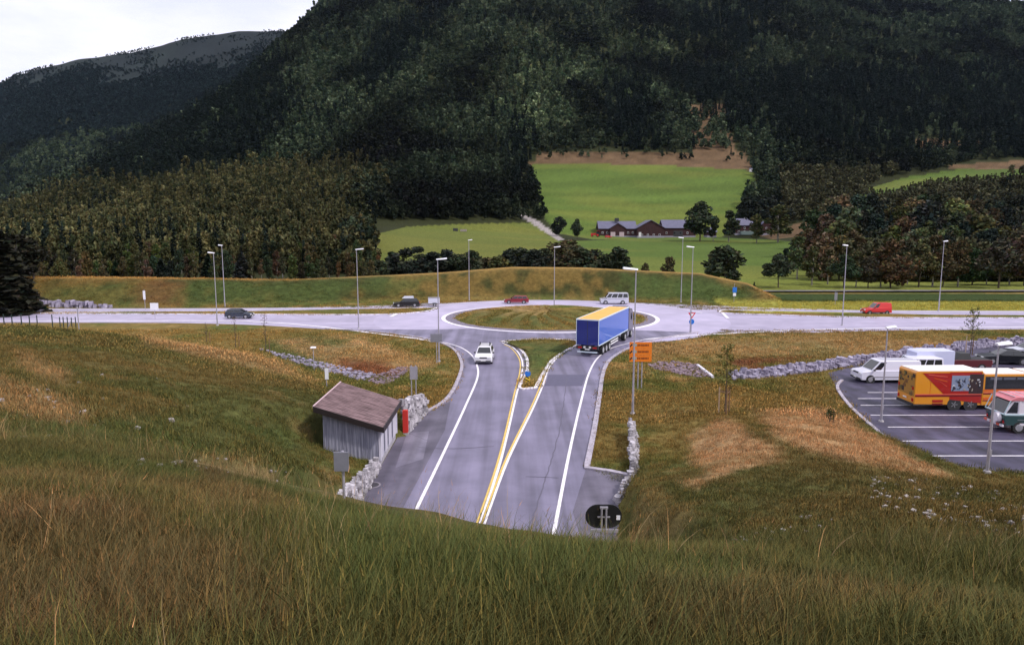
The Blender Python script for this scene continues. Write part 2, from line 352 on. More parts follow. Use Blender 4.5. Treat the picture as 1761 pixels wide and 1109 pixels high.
def gridmesh(name, x, y, z, nx, ny, m, smooth=True):
    me = bpy.data.meshes.new(name); idx = np.arange(nx*ny).reshape(ny, nx)
    f = np.stack([idx[:-1, :-1], idx[:-1, 1:], idx[1:, 1:], idx[1:, :-1]], -1).reshape(-1, 4)
    me.vertices.add(nx*ny); me.vertices.foreach_set('co', np.stack([x, y, z], -1).ravel())
    me.loops.add(f.size); me.loops.foreach_set('vertex_index', f.ravel()); me.polygons.add(len(f)); me.polygons.foreach_set('loop_start', np.arange(0, f.size, 4)); me.polygons.foreach_set('loop_total', np.full(len(f), 4))
    me.update(); me.validate()
    me.polygons.foreach_set('use_smooth', [smooth]*len(f))
    a = me.color_attributes.new('cover', 'FLOAT_COLOR', 'POINT'); c = cover(x, y, z); a.data.foreach_set('color', np.c_[c, np.ones(len(c))].ravel())
    me.materials.append(m); o = bpy.data.objects.new(name, me); COL.objects.link(o); return o
def lines_(segs):
    out = []
    for a, b, s in segs: out += list(np.arange(a, b, s))
    return np.array(out+[segs[-1][1]])
xs = lines_([(-420, -140, 8), (-140, -60, 1.5), (-60, -20, .6), (-20, 34, .3), (34, 60, .6), (60, 140, 1.5), (140, 420, 8)])
ys = lines_([(-40, -4, 3), (-4, 56, .3), (56, 115, .8), (115, 152, .8)])
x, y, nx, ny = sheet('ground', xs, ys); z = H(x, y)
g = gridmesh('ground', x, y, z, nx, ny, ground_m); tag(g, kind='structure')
us = np.r_[np.linspace(-2.75, -.8, 40)[:-1], np.linspace(-.8, .8, 520), np.linspace(.8, 2.75, 40)[1:]]
yf = np.r_[152*np.exp(np.linspace(0, math.log(2000/152), 300)), np.linspace(2020, 4200, 50)]
U_, Y_ = np.meshgrid(us, yf); X_ = (U_*Y_).ravel(); Yr = Y_.ravel(); Zr = H(X_, Yr)
Zr = np.where(Yr < 153, Zr-.02, Zr)
hills = gridmesh('hills', X_, Yr, Zr, len(us), len(yf), ground_m); tag(hills, kind='structure')
# ------------------------------------------------------------------ asphalt, kerbs and lines
def dense(pts, step=1.0, close=False):
    out = []; q = pts+[pts[0]] if close else pts
    for a, b in zip(q[:-1], q[1:]):
        n = max(1, int(math.hypot(b[0]-a[0], b[1]-a[1])/step))
        for i in range(n): out.append((a[0]+(b[0]-a[0])*i/n, a[1]+(b[1]-a[1])*i/n))
    if not close: out.append(q[-1])
    return out
def smoothline(pts, step=.6):                  # Catmull-Rom through ground points
    p = [pts[0]]+list(pts)+[pts[-1]]; out = []
    for i in range(1, len(p)-2):
        p0, p1, p2, p3 = [np.array(p[j][:2]) for j in (i-1, i, i+1, i+2)]; n = max(2, int(np.linalg.norm(p2-p1)/step))
        for k in range(n):
            t = k/n; out.append(tuple(.5*((2*p1)+(-p0+p2)*t+(2*p0-5*p1+4*p2-p3)*t*t+(-p0+3*p1-3*p2+p3)*t**3)))
    out.append(tuple(np.array(pts[-1][:2]))); return out
def ribbon(mb, pts, wd, z, th=0.0, m=None, dash=None):
    n = len(pts); acc = 0
    def nrm(i):
        a = np.array(pts[max(0, i-1)]); b = np.array(pts[min(n-1, i+1)]); d = b-a; d = d/(np.linalg.norm(d)+1e-9); return np.array((-d[1], d[0]))*wd/2
    for i in range(n-1):
        l = math.hypot(pts[i+1][0]-pts[i][0], pts[i+1][1]-pts[i][1]); acc += l
        if dash and (acc % (dash[0]+dash[1])) > dash[0]: continue
        a, b = np.array(pts[i]), np.array(pts[i+1]); na, nb = nrm(i), nrm(i+1)
        q = [a-na, b-nb, b+nb, a+na]
        if th: mb.hexa([(*p, z) for p in q], [(*p, z+th) for p in q], m)
        else: mb.poly([(*p, z) for p in q], m)
def flatpoly(name, pts, z, m, kind='structure'):
    bm = bmesh.new(); vs = [bm.verts.new((p[0], p[1], z)) for p in pts]; f = bm.faces.new(vs); bmesh.ops.triangulate(bm, faces=[f]); bmesh.ops.recalc_face_normals(bm, faces=bm.faces)
    for f in bm.faces:
        if f.normal.z < 0: f.normal_flip()
    me = bpy.data.meshes.new(name); bm.to_mesh(me); bm.free(); me.materials.append(m); o = bpy.data.objects.new(name, me); COL.objects.link(o); return tag(o, kind=kind)
def asphalt(name, c, c2, rough=.55, spec=.5, st_=(1.1, .05, 1), amp=(.66, 1.28)):
    m = mat(name, c, rough=rough, spec=spec, col2=c2, scale=.35, bump=0, detail=8)
    t = m.node_tree; b = t.nodes['Principled BSDF']; tcn = N(t, 'ShaderNodeTexCoord'); no = N(t, 'ShaderNodeTexNoise', Scale=60.0, Detail=3.0); t.links.new(tcn.outputs['Object'], no.inputs['Vector'])
    bp = N(t, 'ShaderNodeBump', Strength=.25, Distance=.01); t.links.new(no.outputs['Fac'], bp.inputs['Height']); t.links.new(bp.outputs[0], b.inputs['Normal'])
    # long tyre-polished streaks and a fine grain
    mpn = N(t, 'ShaderNodeMapping'); mpn.inputs['Scale'].default_value = st_; st = N(t, 'ShaderNodeTexNoise', Scale=1.0, Detail=4.0)
    t.links.new(tcn.outputs['Object'], mpn.inputs[0]); t.links.new(mpn.outputs[0], st.inputs['Vector'])
    old = b.inputs['Base Color'].links[0].from_socket; mr = N(t, 'ShaderNodeMapRange'); mr.inputs['From Min'].default_value = .3; mr.inputs['From Max'].default_value = .7; mr.inputs['To Min'].default_value, mr.inputs['To Max'].default_value = amp
    t.links.new(st.outputs['Fac'], mr.inputs['Value']); mu = N(t, 'ShaderNodeVectorMath', operation='SCALE'); t.links.new(old, mu.inputs[0]); t.links.new(mr.outputs[0], mu.inputs['Scale']); t.links.new(mu.outputs[0], b.inputs['Base Color'])
    return m
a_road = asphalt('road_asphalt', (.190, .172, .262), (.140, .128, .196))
a_ring = asphalt('ring_asphalt', (.46, .41, .57), (.38, .345, .49), rough=.5, st_=(.12, .12, 1), amp=(.88, 1.1))  # base colour lightened to carry the glancing sky reflection
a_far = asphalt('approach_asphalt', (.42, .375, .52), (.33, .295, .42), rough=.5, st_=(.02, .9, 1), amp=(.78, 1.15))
a_lot = asphalt('car_park_asphalt', (.058, .050, .092), (.030, .026, .050), rough=.6, spec=.35, st_=(.9, .3, 1), amp=(.55, 1.6))
a_patch = mat('patch_asphalt', (.095, .088, .150), rough=.6, var=.15, scale=3, bump=.1)
a_dark = asphalt('shoulder_asphalt', (.145, .13, .185), (.075, .066, .10), rough=.65)
paint = mat('road_paint', (.86, .82, .90), rough=.5, var=.22, scale=3)
ypaint = mat('yellow_road_paint', (.72, .50, .13), rough=.5, var=.2, scale=3)
kerbm = mat('granite_kerb', (.42, .38, .46), rough=.7, var=.35, scale=3.0)
kerbw = mat('white_kerb', (.84, .80, .90), rough=.6, var=.2, scale=1.5)
setts = mat('stone_setts', (.22, .19, .26), rough=.8, var=.5, scale=5.0, bump=.5)
RC = (5.85, 107.6)                                    # roundabout centre
def circ(r, a0=0, a1=360, n=96, sx=1.0): return [(RC[0]+r*sx*math.cos(R(a0+(a1-a0)*i/n)), RC[1]+r*math.sin(R(a0+(a1-a0)*i/n))) for i in range(n+(0 if a1-a0 == 360 else 1))]
RI, RO = 16.1, 26.9
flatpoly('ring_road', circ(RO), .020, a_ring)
L_edge = [P(*q)[:2] for q in ((560, 566), (640, 571), (700, 578), (745, 586), (778, 600), (793, 622), (791, 645), (770, 685), (728, 712))]
L_edge = smoothline(L_edge)
yard = [(-6.9, 46.5), (-7.5, 44.3), (-7.54, 38.3), (-7.5, 31), (-7.5, 10)]
R_edge = smoothline([P(*q)[:2] for q in ((1200, 572), (1130, 584), (1085, 598), (1052, 617), (1038, 640), (1030, 690), (1022, 740), (1010, 800))])
south = L_edge+yard+[(4.2, 10), (4.5, 26), (5.0, 30), (5.6, 33.2), (6.4, 35.2), P(1006, 806)[:2]]+R_edge[::-1]+[(12, 95), (0, 96), (-12, 94)]
flatpoly('south_road', south, .028, a_road)
# worn dark shoulders both sides of the near carriageway
flatpoly('yard_shoulder', [P(722, 716)[:2], P(775, 690)[:2], P(765, 740)[:2], P(722, 820)[:2], P(690, 880)[:2], (-7.45, 24), (-7.45, 31), (-7.5, 38.4), (-7.5, 44.4), (-6.85, 46.5)], .036, a_dark)
flatpoly('layby', [P(1008, 806)[:2], P(1050, 812)[:2], P(1088, 820)[:2], (6.2, 35), (5.5, 33), (4.9, 30), (4.4, 25), (3.2, 25), P(985, 880)[:2]], .036, a_dark)
# west arm
far_w = [(-230, 119.5), (-110, 119.5), (-70, 119.8), (-40, 121), (-22, 125), (-9, 130), (5, 133.6)]
near_w = [(4, 82), (-12, 88), (-24, 96), (-38, 99.6), (-60, 101.2), (-110, 101.6), (-230, 101.6)]
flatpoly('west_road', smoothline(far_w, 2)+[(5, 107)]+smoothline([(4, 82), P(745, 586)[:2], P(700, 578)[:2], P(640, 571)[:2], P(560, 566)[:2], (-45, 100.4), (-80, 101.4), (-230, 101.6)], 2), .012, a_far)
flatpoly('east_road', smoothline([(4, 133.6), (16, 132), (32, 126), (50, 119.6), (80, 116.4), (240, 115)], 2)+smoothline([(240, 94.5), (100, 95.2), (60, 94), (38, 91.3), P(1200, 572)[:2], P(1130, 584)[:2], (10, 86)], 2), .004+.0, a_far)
flatpoly('valley_road', [(46, 147), (330, 150), (330, 152.6), (46, 149.4)], .62, a_dark)
flatpoly('car_park', LOT, .030, a_lot)
# islands
grass_pts = []
def island(name, pts, z, h, group=None):
    n = 14; c = np.mean(np.array(pts), 0); mbx, my, mz = [], [], []; mb = MB(); rings = []
    for k in range(n+1):
        t = k/n; rings.append([(c[0]+(p[0]-c[0])*(1-t), c[1]+(p[1]-c[1])*(1-t), z+h*math.sin(math.pi/2*min(1, t*1.6))*(1+.25*math.sin(p[0]*1.7+k))) for p in pts])
    m_ = len(pts); V = [q for r in rings for q in r]; F = []
    for k in range(n):
        for j in range(m_): a = k*m_+j; b = k*m_+(j+1) % m_; F.append((a, b, b+m_, a+m_))
    me = bpy.data.meshes.new(name); me.from_pydata(V, [], F); me.polygons.foreach_set('use_smooth', [True]*len(F))
    a = np.array(V); col = cover(a[:, 0], a[:, 1], a[:, 2]); at = me.color_attributes.new('cover', 'FLOAT_COLOR', 'POINT'); at.data.foreach_set('color', np.c_[col, np.ones(len(col))].ravel())
    me.materials.append(ground_m); o = bpy.data.objects.new(name, me); COL.objects.link(o); tag(o, kind='structure'); grass_pts.append((pts, z, h)); return o
island('central_island_ground', circ(RI-1.5, n=120), .10, .9)
mb = MB(); ribbon(mb, circ(RI-.75, 0, 359.99, 120), 1.5, .03, .06, setts); mb.build('island_setts'); tag(bpy.data.objects['island_setts'], kind='structure')
mb = MB(); ribbon(mb, circ(RI+.35, 0, 359.99, 140), .62, .021, .05, kerbw); tag(mb.build('island_kerb'), kind='structure')
spl = smoothline([P(*q)[:2] for q in ((862, 588), (884, 594), (899, 606), (907, 622), (905, 645), (893, 668), (908, 669), (921, 668))], .5)
spr = smoothline([P(*q)[:2] for q in ((921, 668), (936, 640), (950, 620), (975, 603), (995, 592), (985, 586), (925, 584), (862, 588))], .5)
island('splitter_island_ground', (spl+spr[1:-1])[::1], .05, .22)
mb = MB(); ribbon(mb, dense(spl+spr[1:], .5), .28, .03, .10, kerbw); tag(mb.build('splitter_kerb'), kind='structure')
wi = smoothline([(-13, 120.5), (-22, 119), (-40, 115.2), (-75, 113.6), (-75, 112.4), (-40, 111.2), (-22, 111.0), (-15, 114.5), (-13, 120.5)], 1)
island('west_splitter_ground', wi[:-1], .05, .12); mb = MB(); ribbon(mb, wi, .3, .02, .10, kerbw); tag(mb.build('west_splitter_kerb'), kind='structure')
ei = smoothline([(34, 113.5), (40, 111), (60, 106.8), (100, 107.2), (100, 108.4), (60, 110.2), (42, 114.5), (36, 117), (34, 113.5)], 1)
island('east_splitter_ground', ei[:-1], .05, .12); mb = MB(); ribbon(mb, ei, .3, .02, .10, kerbw); tag(mb.build('east_splitter_kerb'), kind='structure')
# painted lines
PL = lambda *q: smoothline([P(*p)[:2] for p in q], .6)
def line(name, pts, wd=.16, m=paint, z=.048, dash=None):
    mb = MB(); ribbon(mb, pts, wd, z, 0, m, dash); tag(mb.build(name), kind='structure')
line('edge_line', PL((762, 589), (790, 597), (810, 610), (820, 628), (821, 650), (800, 700), (765, 775), (712, 885), (690, 930)), .18)
line('edge_line', PL((1110, 584), (1080, 591), (1050, 600), (1028, 616), (1013, 642), (1000, 688), (980, 775), (953, 915), (945, 960)), .18)
line('centre_line', PL((864, 590), (885, 600), (897, 618), (898, 640), (888, 680), (872, 750), (856, 810), (824, 903), (812, 940)), .15)
line('centre_line', PL((867, 593), (880, 600), (893, 618), (894, 640), (884, 680), (868, 750), (851, 812), (820, 903)), .13, ypaint)
line('centre_line', PL((990, 597), (965, 610), (945, 632), (934, 662), (917, 702), (886, 765), (866, 810), (832, 903)), .15)
line('centre_line', PL((985, 597), (961, 610), (941, 632), (930, 662), (913, 702), (882, 765), (862, 810), (828, 903)), .13, ypaint)
line('west_edge_line', smoothline([(-200, 103.2), (-60, 103.0), (-36, 101.5), P(680, 578)[:2], P(745, 588)[:2]], 2), .5)
line('west_far_line', smoothline([(-200, 118.4), (-60, 118.7), (-38, 119.9), (-20, 124.4)], 2), .35)
line('west_lane_line', smoothline([(-200, 112.6), (-76, 112.9)], 2), .3)
line('east_edge_line', smoothline([(240, 96.4), (100, 96.6), (60, 95.8), (40, 93.6), P(1180, 578)[:2], P(1110, 584)[:2]], 2), .5)
line('east_far_line', smoothline([(240, 113.6), (80, 114.6), (52, 117.6), (34, 124)], 2), .45)
line('east_lane_line', smoothline([(101, 107.8), (240, 107.6)], 2), .25)
line('ring_outer_line', circ(RO-1.2, 12, 168, 80), .3, z=.052)
line('give_way_line', [P(672, 545)[:2], P(700, 532)[:2]], .6, z=.056, dash=None)
line('give_way_line', [P(1252, 548)[:2], P(1240, 536)[:2]], .5, z=.056)
for i, yy in enumerate((675.5, 686, 697.5, 714.5, 735, 759, 784.6, 818.5)):
    x0, y0, _ = P((1492, 1475, 1480, 1497, 1527, 1552, 1575, 1636)[i], yy); line('bay_line', dense([(x0, y0), (x0+(13 if i < 3 else 40), y0+.1)], 2), .13, z=.040)
flatpoly('road_patch', [P(937, 664)[:2], P(943, 645)[:2], P(1007, 645)[:2], P(1001, 664)[:2]], .040, a_patch)
# kerbs along the near carriageway
mb = MB(); ribbon(mb, L_edge, .3, .0, .13, kerbm); tag(mb.build('verge_kerb'), kind='structure')
mb = MB(); ribbon(mb, R_edge+[P(1008, 806)[:2], P(1050, 812)[:2], P(1088, 820)[:2]], .34, .0, .13, kerbm); tag(mb.build('verge_kerb'), kind='structure')
mb = MB(); ribbon(mb, smoothline([q[:2] for q in (P(1448, 655), P(1440, 668), P(1462, 700), P(1500, 735), P(1550, 778), P(1600, 812), P(1650, 832))]), .25, .0, .14, kerbm); tag(mb.build('car_park_kerb'), kind='structure')

mh = empty('manhole_cover', (*P(640, 835)[:2], .045)); tag(mh, 'round iron manhole cover on the dark yard below the shed', 'manhole cover'); MB().tube((0, 0, 0), (0, 0, .012), .36, n=24).build('cover_plate', mat('cast_iron', (.05, .045, .06), rough=.6, var=.4, scale=12), mh); MB().tube((0, 0, -.01), (0, 0, .006), .46, n=24).build('frame', mat('manhole_frame', (.20, .18, .22), rough=.9), mh)
seam = mat('crack_sealant', (.10, .092, .135), rough=.6)
for pts_, w_ in (([(975, 650), (962, 740), (930, 850), (905, 920)], .05), ([(720, 770), (780, 772), (850, 768)], .06), ([(905, 820), (960, 822)], .05), ([(700, 745), (740, 760)], .05)):
    mb = MB(); pp = PL(*pts_); rq = random.Random(len(pp)); pp = [(a+rq.uniform(-.04, .04), b+rq.uniform(-.03, .03)) for a, b in pp]; ribbon(mb, pp, w_, .042, 0, seam); tag(mb.build('sealed_crack'), kind='structure')
flatpoly('yard_patch', [P(700, 745)[:2], P(738, 742)[:2], P(728, 790)[:2], P(680, 805)[:2]], .0405, asphalt('yard_patch_asphalt', (.22, .20, .27), (.11, .10, .15)))
# ------------------------------------------------------------------ vegetation meshes
rs = np.random.RandomState(11)
def leafy(name, V, F, vcol, mats, mi=None):
    me = bpy.data.meshes.new(name); V = np.asarray(V, np.float32); n = len(V)
    sizes = np.array([len(f) for f in F]); loops = np.concatenate([np.asarray(f) for f in F]).astype(np.int32)
    me.vertices.add(n); me.vertices.foreach_set('co', V.ravel()); me.loops.add(len(loops)); me.loops.foreach_set('vertex_index', loops)
    me.polygons.add(len(F)); me.polygons.foreach_set('loop_start', np.r_[0, np.cumsum(sizes)[:-1]].astype(np.int32)); me.polygons.foreach_set('loop_total', sizes.astype(np.int32))
    me.update(); a = me.color_attributes.new('v', 'FLOAT_COLOR', 'POINT'); c = np.asarray(vcol, np.float32)
    a.data.foreach_set('color', np.c_[c, np.ones(n)].astype(np.float32).ravel())
    for m in mats: me.materials.append(m)
    if mi is not None: me.polygons.foreach_set('material_index', mi)
    return me
def leaves(centers, size, rng, droop=0.0, hue=.18):
    """one quad per centre, random orientation; returns V, F, colour"""
    n = len(centers); a = rng.randn(n, 3); a /= np.linalg.norm(a, axis=1)[:, None]; b = rng.randn(n, 3); b -= (a*b).sum(1)[:, None]*a; b /= np.linalg.norm(b, axis=1)[:, None]
    s = (size*(.6+.8*rng.rand(n)))[:, None] if np.ndim(size) else (size*(.6+.8*rng.rand(n)))[:, None]
    if droop: a[:, 2] = -abs(a[:, 2])*droop
    c = np.asarray(centers); V = np.stack([c-a*s-b*s*.5, c+a*s-b*s*.6, c+a*s*.8+b*s*.6, c-a*s*.7+b*s*.5], 1).reshape(-1, 3)
    F = np.arange(n*4).reshape(-1, 4); v = .6+.8*rng.rand(n); col = np.stack([v*(1+hue*rng.randn(n)), v, v*(1+hue*rng.randn(n))], -1)
    return V, list(F), np.repeat(np.clip(col, .2, 2), 4, 0)
def crown_points(kind, rng, n, H_=10.0, W_=3.2, base=.22):
    if kind == 'spruce':
        t = rng.rand(n)**.75; t = 1-t*(1-.06); zz = H_*(.06+.94*(1-(1-t)))  # more leaves low down
        zz = H_*(.07+.93*(1-np.sqrt(rng.rand(n)))); lay = np.floor(zz/H_*15)/15*H_; fr = (zz-lay)/(H_/15)
        r = (1-zz/H_)**.85*W_*(1.0-.35*fr)*(.45+.55*rng.rand(n)**.4); an = rng.rand(n)*6.283; r = r*(1+.16*np.sin(an*5+lay*3))
        return np.stack([r*np.cos(an), r*np.sin(an), zz-.25*r], -1), None
    if kind == 'birch': k = 16; e = (W_*.62, H_*.40, H_*(.55))
    elif kind == 'bush': k = 12; e = (W_*.72, H_*.42, H_*.45)
    elif kind == 'pine': k = 10; e = (W_*.75, H_*.24, H_*.72)
    else: k = 20; e = (W_*.76, H_*.41, H_*.54)
    bl = []
    while len(bl) < k:
        p = rng.uniform(-1, 1, 3)
        if np.linalg.norm(p) > 1: continue
        nar = 1-.45*max(0, p[2]) if kind != 'birch' else 1-.6*max(0, p[2]); bl.append((p[0]*e[0]*nar, p[1]*e[0]*nar, e[2]+p[2]*e[1], rng.uniform(.24, .42)*W_))
    bl.append((0, 0, e[2]+e[1]*.85, W_*.28)); bl = np.array(bl); i = rng.randint(0, len(bl), n); d = rng.randn(n, 3); d /= np.linalg.norm(d, axis=1)[:, None]
    rad = bl[i, 3]*(.35+.7*rng.rand(n)**.5); q = bl[i, :3]+d*rad[:, None]*np.array((1, 1, .85)); q[:, 2] = np.maximum(q[:, 2], .15)
    return q, bl
def trunk_geo(H_, r, rng, bl=None, top=.8):
    mb = MB(); pts = [Vector((0, 0, -.4))]; lean = rng.uniform(-.03, .03, 2); n = 5
    for i in range(1, n+1): pts.append(Vector((lean[0]*H_*i/n+rng.uniform(-.06, .06), lean[1]*H_*i/n+rng.uniform(-.06, .06), H_*top*i/n)))
    for i in range(n): mb.tube(pts[i], pts[i+1], r*(1-.8*i/n), r*(1-.8*(i+1)/n), 6)
    if bl is not None:
        for b in bl[::2]:
            z0 = max(.15*H_, b[2]-H_*.16); k = min(n, max(0, z0/(H_*top)*n)); j = int(min(k, n-1)); s = pts[j].lerp(pts[j+1], min(1, k-j)); mb.tube(s, Vector(b[:3]), r*.34, r*.10, 4)
    return mb
bark_b = mat('pale_bark', (.34, .31, .27), rough=.9, col2=(.10, .09, .08), scale=2.5)
bark_d = mat('dark_bark', (.09, .065, .05), rough=.95, var=.4, scale=4)
leaf_obj = leafmat('foliage', 'OBJECT'); leaf_inst = leafmat('forest_foliage', 'INSTANCER'); grass_inst = leafmat('grass_blades', 'INSTANCER', rough=.7)
def make_tree_meshes(kind, seed, n, size, H_=10.0, W_=3.2):
    rng = np.random.RandomState(seed); q, bl = crown_points(kind, rng, n, H_, W_); q[:, 2] *= (H_-.1)/q[:, 2].max(); V, F, c = leaves(q, size, rng, droop=.5 if kind == 'spruce' else 0)
    cm = leafy(kind+'_crown', V, F, c, [leaf_obj])
    mb = trunk_geo(H_, .16 if kind != 'bush' else .09, rng, bl, .96 if kind == 'spruce' else .72); t = mb.build('trunk', bark_b if kind == 'birch' else bark_d)
    tm = t.data; bpy.data.objects.remove(t); return cm, tm
TREES = {k: [make_tree_meshes(k, s+i*7, n, sz, 10, wd) for i in range(3)] for k, s, n, sz, wd in
         (('round', 1, 2600, .26, 3.9), ('birch', 2, 2100, .24, 2.6), ('bush', 3, 1800, .36, 5.0), ('spruce', 4, 2600, .30, 2.3), ('pine', 5, 2200, .24, 3.4))}
_tc = [0]
NAMES = {'round': 'broadleaf_tree', 'birch': 'birch_tree', 'bush': 'bush', 'spruce': 'spruce_tree', 'pine': 'pine_tree'}
def tree(kind, loc, h, col, label, group=None, wide=1.0, cat=None):
    _tc[0] += 1; i = _tc[0]; cm, tm = TREES[kind][i % 3]; r = empty(NAMES[kind], loc, (i*2.399) % 6.283); s = h/10.0; r.scale = (s*wide, s*wide, s)
    a = bpy.data.objects.new('crown', cm); COL.objects.link(a); a.parent = r; a.color = (*col, 1)
    b = bpy.data.objects.new('trunk', tm); COL.objects.link(b); b.parent = r
    tag(r, label, cat or ('bush' if kind == 'bush' else 'tree'), group); return r
# ---- scatter helper: one object of kind stuff whose points carry prototypes
def scatter(name, pts, scl, rot, tint, idx, protos, kind='stuff'):
    pc = bpy.data.collections.new(name+'_kinds')
    for i, me in enumerate(protos):
        o = bpy.data.objects.new('%s_%02d' % (name, i), me); pc.objects.link(o)
    n = len(pts); me = bpy.data.meshes.new(name); me.vertices.add(n); me.vertices.foreach_set('co', np.asarray(pts, np.float32).ravel())
    for an, ty, d, key in (('scl', 'FLOAT_VECTOR', scl, 'vector'), ('rot', 'FLOAT_VECTOR', rot, 'vector'), ('tint', 'FLOAT_COLOR', np.c_[tint, np.ones(n)], 'color'), ('idx', 'INT', idx, 'value')):
        a = me.attributes.new(an, ty, 'POINT'); a.data.foreach_set(key, np.ascontiguousarray(d, dtype=np.int32 if ty == 'INT' else np.float32).ravel())
    o = bpy.data.objects.new(name, me); COL.objects.link(o)
    g = bpy.data.node_groups.new(name, 'GeometryNodeTree'); g.interface.new_socket('Geometry', in_out='INPUT', socket_type='NodeSocketGeometry'); g.interface.new_socket('Geometry', in_out='OUTPUT', socket_type='NodeSocketGeometry')
    gi = g.nodes.new('NodeGroupInput'); go = g.nodes.new('NodeGroupOutput'); ci = g.nodes.new('GeometryNodeCollectionInfo'); ci.inputs['Collection'].default_value = pc; ci.inputs['Separate Children'].default_value = True; ci.inputs['Reset Children'].default_value = True
    ip = g.nodes.new('GeometryNodeInstanceOnPoints'); ip.inputs['Pick Instance'].default_value = True
    def att(nm, ty):
        a = g.nodes.new('GeometryNodeInputNamedAttribute'); a.data_type = ty; a.inputs['Name'].default_value = nm; return a.outputs['Attribute']
    g.links.new(gi.outputs[0], ip.inputs['Points']); g.links.new(ci.outputs[0], ip.inputs['Instance']); g.links.new(att('idx', 'INT'), ip.inputs['Instance Index'])
    e2r = g.nodes.new('FunctionNodeEulerToRotation'); g.links.new(att('rot', 'FLOAT_VECTOR'), e2r.inputs[0]); g.links.new(e2r.outputs[0], ip.inputs['Rotation']); g.links.new(att('scl', 'FLOAT_VECTOR'), ip.inputs['Scale'])
    g.links.new(ip.outputs[0], go.inputs[0]); md = o.modifiers.new('scatter', 'NODES'); md.node_group = g
    return tag(o, kind=kind)
# ---- grass
def tuft(seed, n, spread, h0, h1, wd, lean=.5, seedhead=False):
    rng = np.random.RandomState(seed); V, F, Cc = [], [], []
    for i in range(n):
        a = rng.rand()*6.283; r = spread*math.sqrt(rng.rand()); p = np.array((r*math.cos(a), r*math.sin(a), -.03)); h = rng.uniform(h0, h1); b = rng.rand()*6.283; ln = lean*rng.rand()*h
        d = np.array((math.cos(b), math.sin(b), 0)); s = np.array((-math.sin(b+.6), math.cos(b+.6), 0))*wd*rng.uniform(.7, 1.3); k = len(V)
        m1 = p+np.array((0, 0, h*.5))+d*ln*.25; m2 = p+np.array((0, 0, h*.82))+d*ln*.6; tp = p+np.array((0, 0, h))+d*ln
        V += [p-s, p+s, m1-s*.85, m1+s*.85, m2-s*.55, m2+s*.55, tp]; F += [(k, k+1, k+3, k+2), (k+2, k+3, k+5, k+4), (k+4, k+5, k+6)]
        dry = rng.rand() < .30; v = rng.uniform(.65, 1.35); c = (v*1.9, v*1.45, v*1.25) if dry else (v, v, v); Cc += [c]*7
        if seedhead and i % 4 == 0:
            k = len(V); w_ = s*1.5; V += [tp-w_*.2, tp+w_, tp+d*.03+np.array((0, 0, .05)), tp-w_]; F += [(k, k+1, k+2, k+3)]; Cc += [(1.9, 1.35, 1.2)]*4
    return leafy('tuft', V, F, Cc, [grass_inst])
g_near = [tuft(s, 34, .13, .05, .14, .0020, 1.2) for s in range(4)]+[tuft(9+s, 6, .12, .18, .38, .0017, 1.0, True) for s in range(2)]
g_mid = [tuft(20+s, 28, .28, .06, .17, .008, .9) for s in range(4)]+[tuft(30+s, 10, .25, .15, .32, .005, 1.1, True) for s in range(2)]
g_far = [tuft(40+s, 30, .60, .05, .17, .022, 1.1) for s in range(4)]
def blocked(x, y):
    b = inpoly(x, y, south) | inpoly(x, y, LOT) | inpoly(x, y, circ(RO)) | ((y > 94.2) & (y < 121) & (x < 4)) | ((x > 26) & (y > 93.5) & (y < 117.5))
    b |= inpoly(x, y, SHED)
    return b
SHED = [(-11.4, 37.9), (-6.8, 37.9), (-6.8, 44.9), (-11.4, 44.9)]
def grass(name, protos, npt, samp, s0, s1, dk=1.1):
    x, y = samp(npt); px, py = proj(x, y, H(x, y)); m = ~blocked(x, y); m &= (px > -120) & (px < 1880) & (py < 1300); x, y = x[m], y[m]; z = H(x, y); n = len(x)
    c = cover(x, y, z)*dk; v = .75+.5*rs.rand(n); c = c*v[:, None]
    s = s0+(s1-s0)*rs.rand(n); s = s*(.65+.7*fbm(x, y, 3.5, 3, 12)); k = rs.randint(0, len([p for p in protos if True]), n)
    if len(protos) > 4: dr = fbm(x, y, 5, 3, 14); k = np.where((k >= 4) & (dr < .5), rs.randint(0, 4, n), k)
    tilt = .25 if s0 < 2 else .1
    return scatter(name, np.stack([x, y, z], -1), np.repeat(s[:, None], 3, 1), np.stack([tilt*rs.randn(n)*.5, tilt*rs.randn(n)*.5+.1, rs.rand(n)*6.283], -1), c, k, protos)
def wedge(a, b, p=1.0, um=.80):
    def f(n):
        t = rs.rand(n); y = (a**(2-p)+t*(b**(2-p)-a**(2-p)))**(1/(2-p)); return (rs.rand(n)*2-1)*um*(y+1.2), y
    return f
grass('meadow_grass', g_near, 52000, wedge(1.3, 16.5, .75), .65, 1.15, .95)
grass('slope_grass', g_mid, 46000, wedge(14, 62, .7), .85, 1.25, .95)
grass('verge_grass', g_far, 48000, wedge(48, 134, .9, .78), .8, 1.3)
stalks = [tuft(60+q, 3, .07, .26, .50, .0017, .8, True) for q in range(4)]
xx_, yy_ = wedge(1.6, 13, .4)(1500); kp = (fbm(xx_, yy_, 2.4, 3, 17)+.12*(xx_ < 0)) > .52; xx_, yy_ = xx_[kp], yy_[kp]; nn_ = len(xx_)
scatter('straw_stalks', np.stack([xx_, yy_, H(xx_, yy_)], -1), np.repeat((.7+.5*rs.rand(nn_))[:, None], 3, 1), np.stack([.2*rs.randn(nn_), .15+.2*rs.randn(nn_), rs.rand(nn_)*6.28], -1), np.array((.24, .17, .085))[None]*(.6+.8*rs.rand(nn_))[:, None], rs.randint(0, 4, nn_), stalks)
